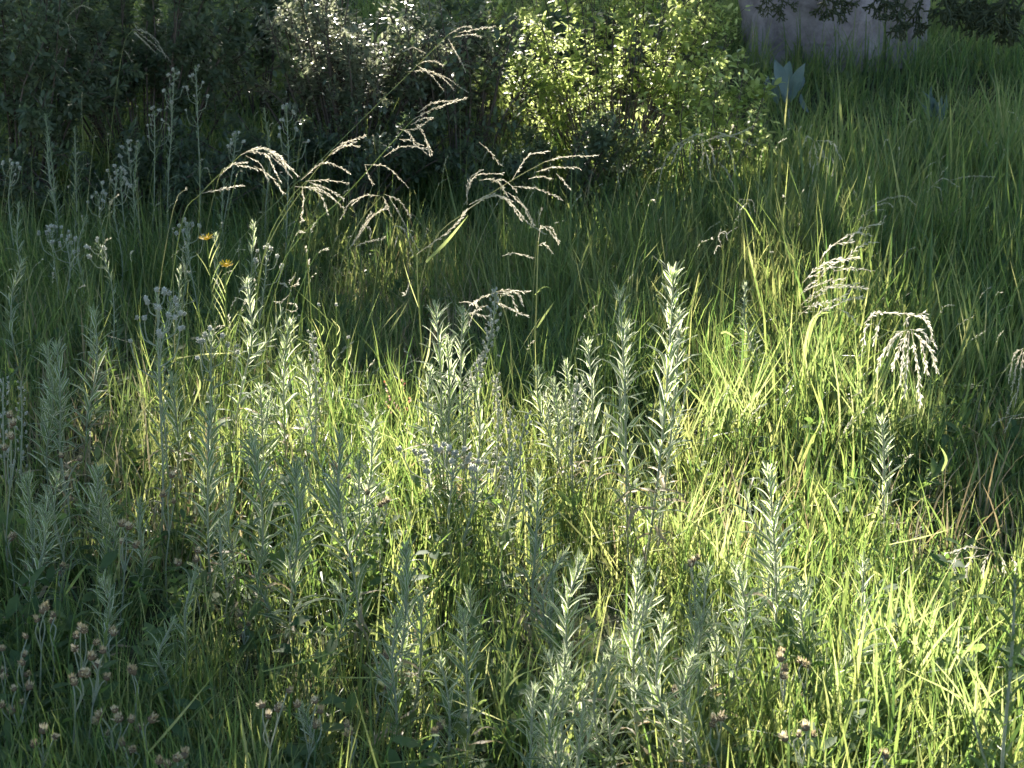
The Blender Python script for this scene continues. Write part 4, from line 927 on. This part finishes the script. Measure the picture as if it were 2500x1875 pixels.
# ------------------------------------------------------------------ blue-grey broad leaved plants in the shade
def broad(base, specs, label, name='broad_leaved_plant', mesh=None, Y=None):
    b = hit(*base); root = empty(name, b, label, 'plant')
    for (p0, p1, w) in specs:
        A = at(p0[0], p0[1], b.y + random.uniform(-.08, .08)) - b; E = at(p1[0], p1[1], b.y + random.uniform(-.15, .1)) - b; L_ = (E - A).length
        obj('leaf', random.choice(mesh or BIG_ME), root, frame(A, E - A, Vector((random.uniform(-1.1, 1.1), -1, random.uniform(-.2, .9))), L_ * w * .72, L_, L_))
    st = MB(); T = at(base[0], base[1] - 70, b.y) - b; st.tube([Vector((0, 0, 0)), T * .5, T], [.012, .01, .006], 6); st.build('stem', [M['wool_stem']], root)
broad((1925, 335), [((1915, 240), (1900, 140), 1.1), ((1925, 240), (1960, 165), 1.0), ((1920, 240), (1970, 180), .9), ((1915, 250), (1925, 150), 1.1), ((1890, 185), (1895, 262), .8), ((1875, 185), (1868, 250), .8), ((1930, 250), (1950, 200), .9), ((1955, 230), (1965, 270), .7)],
      'blue-grey plant with large paddle leaves in the shade below the boulder')
broad((2290, 320), [((2285, 300), (2265, 218), .5), ((2288, 300), (2285, 230), .5), ((2292, 300), (2300, 240), .5), ((2280, 300), (2258, 250), .5), ((2295, 300), (2318, 260), .5), ((2290, 300), (2320, 240), .45), ((2284, 300), (2275, 225), .45)],
      'small pale sage-green plant in the shaded grass of the rise', name='sage_plant')

# ------------------------------------------------------------------ single grass tufts and lone broad blades
def tuft(base, tips, width, label, jitter=.06):
    b = hit(*base); root = empty('grass_tuft', b, label, 'grass', 'broad-bladed grass tufts')
    for (px, py, sag) in tips:
        T = at(px, py, b.y + random.uniform(-.15, .15)) - b; o_ = Vector((random.gauss(0, jitter), random.gauss(0, jitter), 0))
        mid = o_.lerp(T, .5) + Vector((-T.x * .10, -T.y * .08, sag * .6))
        blade_part([o_, mid, T], width * random.uniform(.35, .8), M['tuft'], root, 'blade', random.gauss(.5, .15))
def rt(cx, cy, n, sx, sy, sag=.03): return [(random.gauss(cx, sx), cy + random.uniform(-sy, sy), random.uniform(0, sag * 2)) for _ in range(n)]
TUFTS = [((1720, 1150), (1720, 920, 22, 70, 60), .010, 'tuft of fine upright blades at the edge of the central shade'),
 ((1830, 1120), (1860, 880, 22, 70, 70), .011, 'tuft of sunny blades below the silver spike'),
 ((1960, 1050), (2000, 800, 24, 60, 90), .013, 'tall glowing tuft under the white fan panicle'),
 ((2120, 1150), (2120, 860, 26, 60, 80), .011, 'dense brilliant tuft under the fountain panicle'),
 ((2230, 1160), (2240, 880, 24, 60, 80), .011, 'dense brilliant tuft right of the fountain panicle'),
 ((2380, 1020), (2390, 720, 24, 60, 90), .014, 'half-shaded tuft with broad blades toward the picture edge'),
 ((1960, 720), (1985, 500, 18, 50, 70), .013, 'sunlit tuft at the foot of the crook-shaped panicle'),
 ((2110, 740), (2120, 530, 20, 60, 70), .013, 'sunlit tuft under the low arching panicle'),
 ((2300, 720), (2310, 490, 22, 70, 90), .014, 'tall half-lit tuft with crossing blades'),
 ((2450, 480), (2470, 220, 26, 40, 90), .016, 'tall shaded green tuft at the picture edge on the rise'),
 ((2180, 1700), (2200, 1430, 24, 90, 70), .013, 'brightest yellow-green tuft with crossing blades, low on the sunny side'),
 ((2290, 1760), (2320, 1480, 24, 80, 80), .013, 'yellow-green tuft with slanting blades beside the brightest one'),
 ((2380, 1900), (2350, 1620, 22, 80, 70), .012, 'low yellow-green tuft before the dark corner stem'),
 ((2080, 1850), (2120, 1600, 22, 70, 60), .012, 'sunny tuft under the tip of the long leaning branch'),
 ((2010, 1560), (2040, 1400, 16, 60, 50), .011, 'sunny tuft behind the leaning branch'),
 ((1660, 1400), (1690, 1170, 20, 70, 60), .010, 'sunny tuft of slanting blades right of the tallest woolly stem'),
 ((1790, 1480), (1830, 1230, 18, 60, 60), .012, 'tuft with yellowed slanting blades left of the large dark woolly stem'),
 ((790, 1330), (790, 1120, 20, 60, 60), .009, 'fine bright tuft between the shaded and the sunny woolly stems'),
 ((500, 1300), (500, 1080, 18, 40, 70), .010, 'narrow lit tuft breaking out of the shade'),
 ((450, 1650), (450, 1450, 24, 60, 70), .009, 'lit tuft of fine blades in the hollow'),
 ((1230, 1780), (1240, 1600, 18, 60, 60), .010, 'tuft of slanting lit blades between two woolly stems'),
 ((1040, 1180), (1000, 1020, 16, 60, 60), .009, 'tuft with spiky tips before the central shade'),
 ((1250, 980), (1240, 780, 20, 90, 60), .009, 'shaded fine tuft behind the white bud spire'),
 ((1450, 800), (1460, 580, 22, 100, 60), .011, 'shaded tuft below the glowing shrub'),
 ((1620, 720), (1640, 500, 20, 80, 60), .012, 'shaded tuft under the drooping feathery panicle'),
 ((880, 950), (880, 740, 20, 90, 60), .009, 'dark fine tuft left of the tall upright stalk'),
 ((300, 1150), (300, 900, 18, 60, 70), .009, 'hazy shaded tuft with long leaning blades'),
 ((560, 1960), (560, 1780, 20, 80, 50), .011, 'dark tuft with long slanting blades at the bottom'),
 ((1850, 200), (1845, 70, 16, 40, 40), .014, 'tall shaded tuft rising before the left foot of the boulder'),
 ((2090, 190), (2085, 105, 14, 50, 30), .012, 'low shaded tuft before the middle of the boulder'),
 ((2270, 190), (2280, 60, 18, 45, 40), .014, 'tall shaded tuft hiding the right foot of the boulder'),
 ((300, 1500), (280, 1300, 18, 70, 60), .011, 'shaded tuft with a few yellow blades')]
for (bs, a, w, lab) in TUFTS: tuft(bs, rt(*a), w, lab)
LONE = [([(785, 1655), (960, 1655), (1190, 1657)], .010, 'pale grass blade lying level across the woolly stems'), ([(1055, 1690), (1180, 1740), (1260, 1775)], .009, 'lit grass blade sloping down across the low stems'),
 ([(930, 1865), (1080, 1850), (1180, 1825)], .010, 'lit grass blade lying along the bottom edge'), ([(640, 1640), (760, 1610), (890, 1565)], .011, 'green blade slanting behind the comb-leaved stem'),
 ([(430, 875), (500, 865), (585, 861)], .009, 'pale bent blade lying level below the yellow daisies'), ([(470, 990), (488, 940), (474, 895)], .014, 'bright upright blade burning at the edge of the shade'),
 ([(360, 1840), (430, 1760), (520, 1650)], .011, 'long green blade slanting up through the dark corner'), ([(255, 1560), (235, 1400), (272, 1010)], .006, 'thin very dark stalk cutting upward through the left side'),
 ([(160, 1450), (195, 1400), (218, 1372)], .014, 'short yellow blade among brown heads'), ([(2400, 1050), (2440, 1110), (2490, 1170)], .018, 'broad bright blade folding down at the picture edge'),
 ([(2300, 1150), (2310, 1120), (2290, 1080)], .016, 'broad yellow blade hanging under the fountain panicle'), ([(2170, 1330), (2260, 1310), (2340, 1285)], .009, 'pale blade lying level over the dark patch'),
 ([(2195, 1535), (2230, 1430), (2280, 1330)], .009, 'thin pale blade slanting across the dark patch'), ([(1545, 1250), (1640, 1330), (1580, 1345)], .009, 'orange-tinged blade lying over brown litter')]
for (P_, w, lab) in LONE:
    pb = hit(P_[0][0], P_[0][1] + 190); root = empty('fallen_grass', pb, lab, 'grass', 'lone grass blades')
    pts = [at(q[0], q[1], pb.y) - pb for q in P_]
    blade_part([Vector((0, 0, 0)), pts[0] * .98] + pts if abs(P_[0][1] - P_[-1][1]) > 200 else pts, w * .65, M['tuft'], root, 'blade', .6)
    sm = MB(); sm.tube([Vector((0, 0, 0)), pts[0] * .5 + Vector((.01, 0, 0)), pts[0]], [.0016, .0014, .0012], 4); sm.build('sheath', [M['culm']], root)

# long bare twigs arching before the twiggy shrub
def arch_twig(ctrl, Y, label):
    pts = [at(q[0], q[1], Y + i * .03) for i, q in enumerate(ctrl)]; pts[0].z = gz(pts[0].x, pts[0].y)
    root = empty('bare_twig', pts[0], label, 'twig', 'bare arching twigs'); mb = MB(); P = [p - pts[0] for p in spline(pts, 14)]
    mb.tube(P, np.linspace(.005, .002, 14), 5, tint=.7); mb.build('shoot', [M['twig']], root)
    for i in range(6):
        p, d = along(P, random.uniform(.35, .95)); mb = MB(); mb.tube([p, p + (d + rv(.6)) * .08, p + (d + rv(.6)) * .16], [.002, .0016, .001], 4, tint=.7); mb.build('side_twig', [M['twig']], root)
for c, lab in (([(930, 520), (1060, 360), (1250, 290), (1380, 275)], 'bare twig arching up toward the glowing shrub'), ([(960, 540), (1100, 330), (1300, 310), (1420, 330)], 'bare twig bending across the dark gap'),
               ([(900, 520), (1000, 350), (1150, 330), (1280, 340)], 'lowest bare twig under the others'), ([(1050, 540), (1170, 400), (1180, 220), (1200, 130)], 'upright bare twig in the dark gap'),
               ([(1440, 560), (1420, 380), (1400, 310), (1390, 280)], 'bare twig rising at the foot of the glowing shrub')):
    arch_twig(c, 8.7, lab)

# ------------------------------------------------------------------ thin weeds filling the hazy side and seeding grass stems
ORD = 'first second third fourth fifth sixth seventh eighth ninth tenth eleventh twelfth thirteenth fourteenth fifteenth sixteenth seventeenth eighteenth nineteenth twentieth'.split()
def weeds(spots, fmt, grp, hlo, hhi):
    for i, (bx, by) in enumerate(sorted(spots)):
        h = random.uniform(hlo, hhi); st = random.choice(('leafy', 'leafy', 'budded')) if by < 1100 else 'leafy'; ln = random.uniform(-30, 30)
        cudweed((bx + ln, by - h), (bx, by), fmt % ORD[i], random.randint(30, 44), .055, st, random.uniform(-.03, .03), group=grp, parts=False, name='weed_stem', spread=.85)
weeds([(-10 + 690 * (i + random.random()) / 20, random.choice((random.uniform(600, 700), random.uniform(640, 1000)))) for i in range(20)], '%s thin weed from the picture edge in the hazy shade before the dark shrubs', 'thin weeds in the hazy shade', 250, 400)
weeds([(260 + 560 * (i + random.random()) / 9, random.uniform(1380, 1950)) for i in range(9)], '%s slender weed from the left in the crowd around the lit hollow', 'slender weeds around the lit hollow', 210, 330)
weeds([(1150 + 800 * (i + random.random()) / 11, random.uniform(1420, 1990)) for i in range(11)], '%s slender weed from the left among the sunny bottom woolly stems', 'slender weeds among the sunny woolly stems', 210, 330)
def seeding_grass():
    mb = MB(); ms = [[], []]
    for i in range(330):
        y = random.uniform(3.6, 8.6); x = random.uniform(-1, 1) * (.4 * y + .1); c = float(colpx(x, y))
        if random.random() > (1.0 if c < 800 else .55): continue
        b = Vector((x, y, gz(x, y))); h = random.uniform(.4, .85) * (1 if c < 900 or y > 5 else .75); a = random.gauss(.6, .9)
        d = Vector((math.cos(a) * random.uniform(.05, .35), random.uniform(-.15, .15), 1)); e = b + d * h
        P = spline([b, b.lerp(e, .6) + Vector((-d.x * .06, 0, .02)), e, e + Vector((d.x * .22, random.uniform(-.04, .04), .05)) * random.uniform(.5, 1.2)], 9)
        mb.tube(P, np.linspace(.0016, .0007, 9) * (1 + y * .05), 3, tint=random.uniform(.2, .95))
        for k in range(random.randint(12, 30)):
            p, q = along(P, min(.999, .66 + .34 * random.random())); L_ = random.uniform(.006, .013)
            ms[k % 2].append(np.array(frame(p, q + rv(.55), rv(1), L_, L_, L_)))
    for k in range(2): mb.inst(SPIKE_T[k], ms[k], [random.uniform(.2, .9) for _ in ms[k]])
    tag(mb.build('seeding_grass', [M['culm'], M['spikelet']]), 'thin seeding grass stems rising all over the meadow', 'grass', kind='stuff')
seeding_grass()
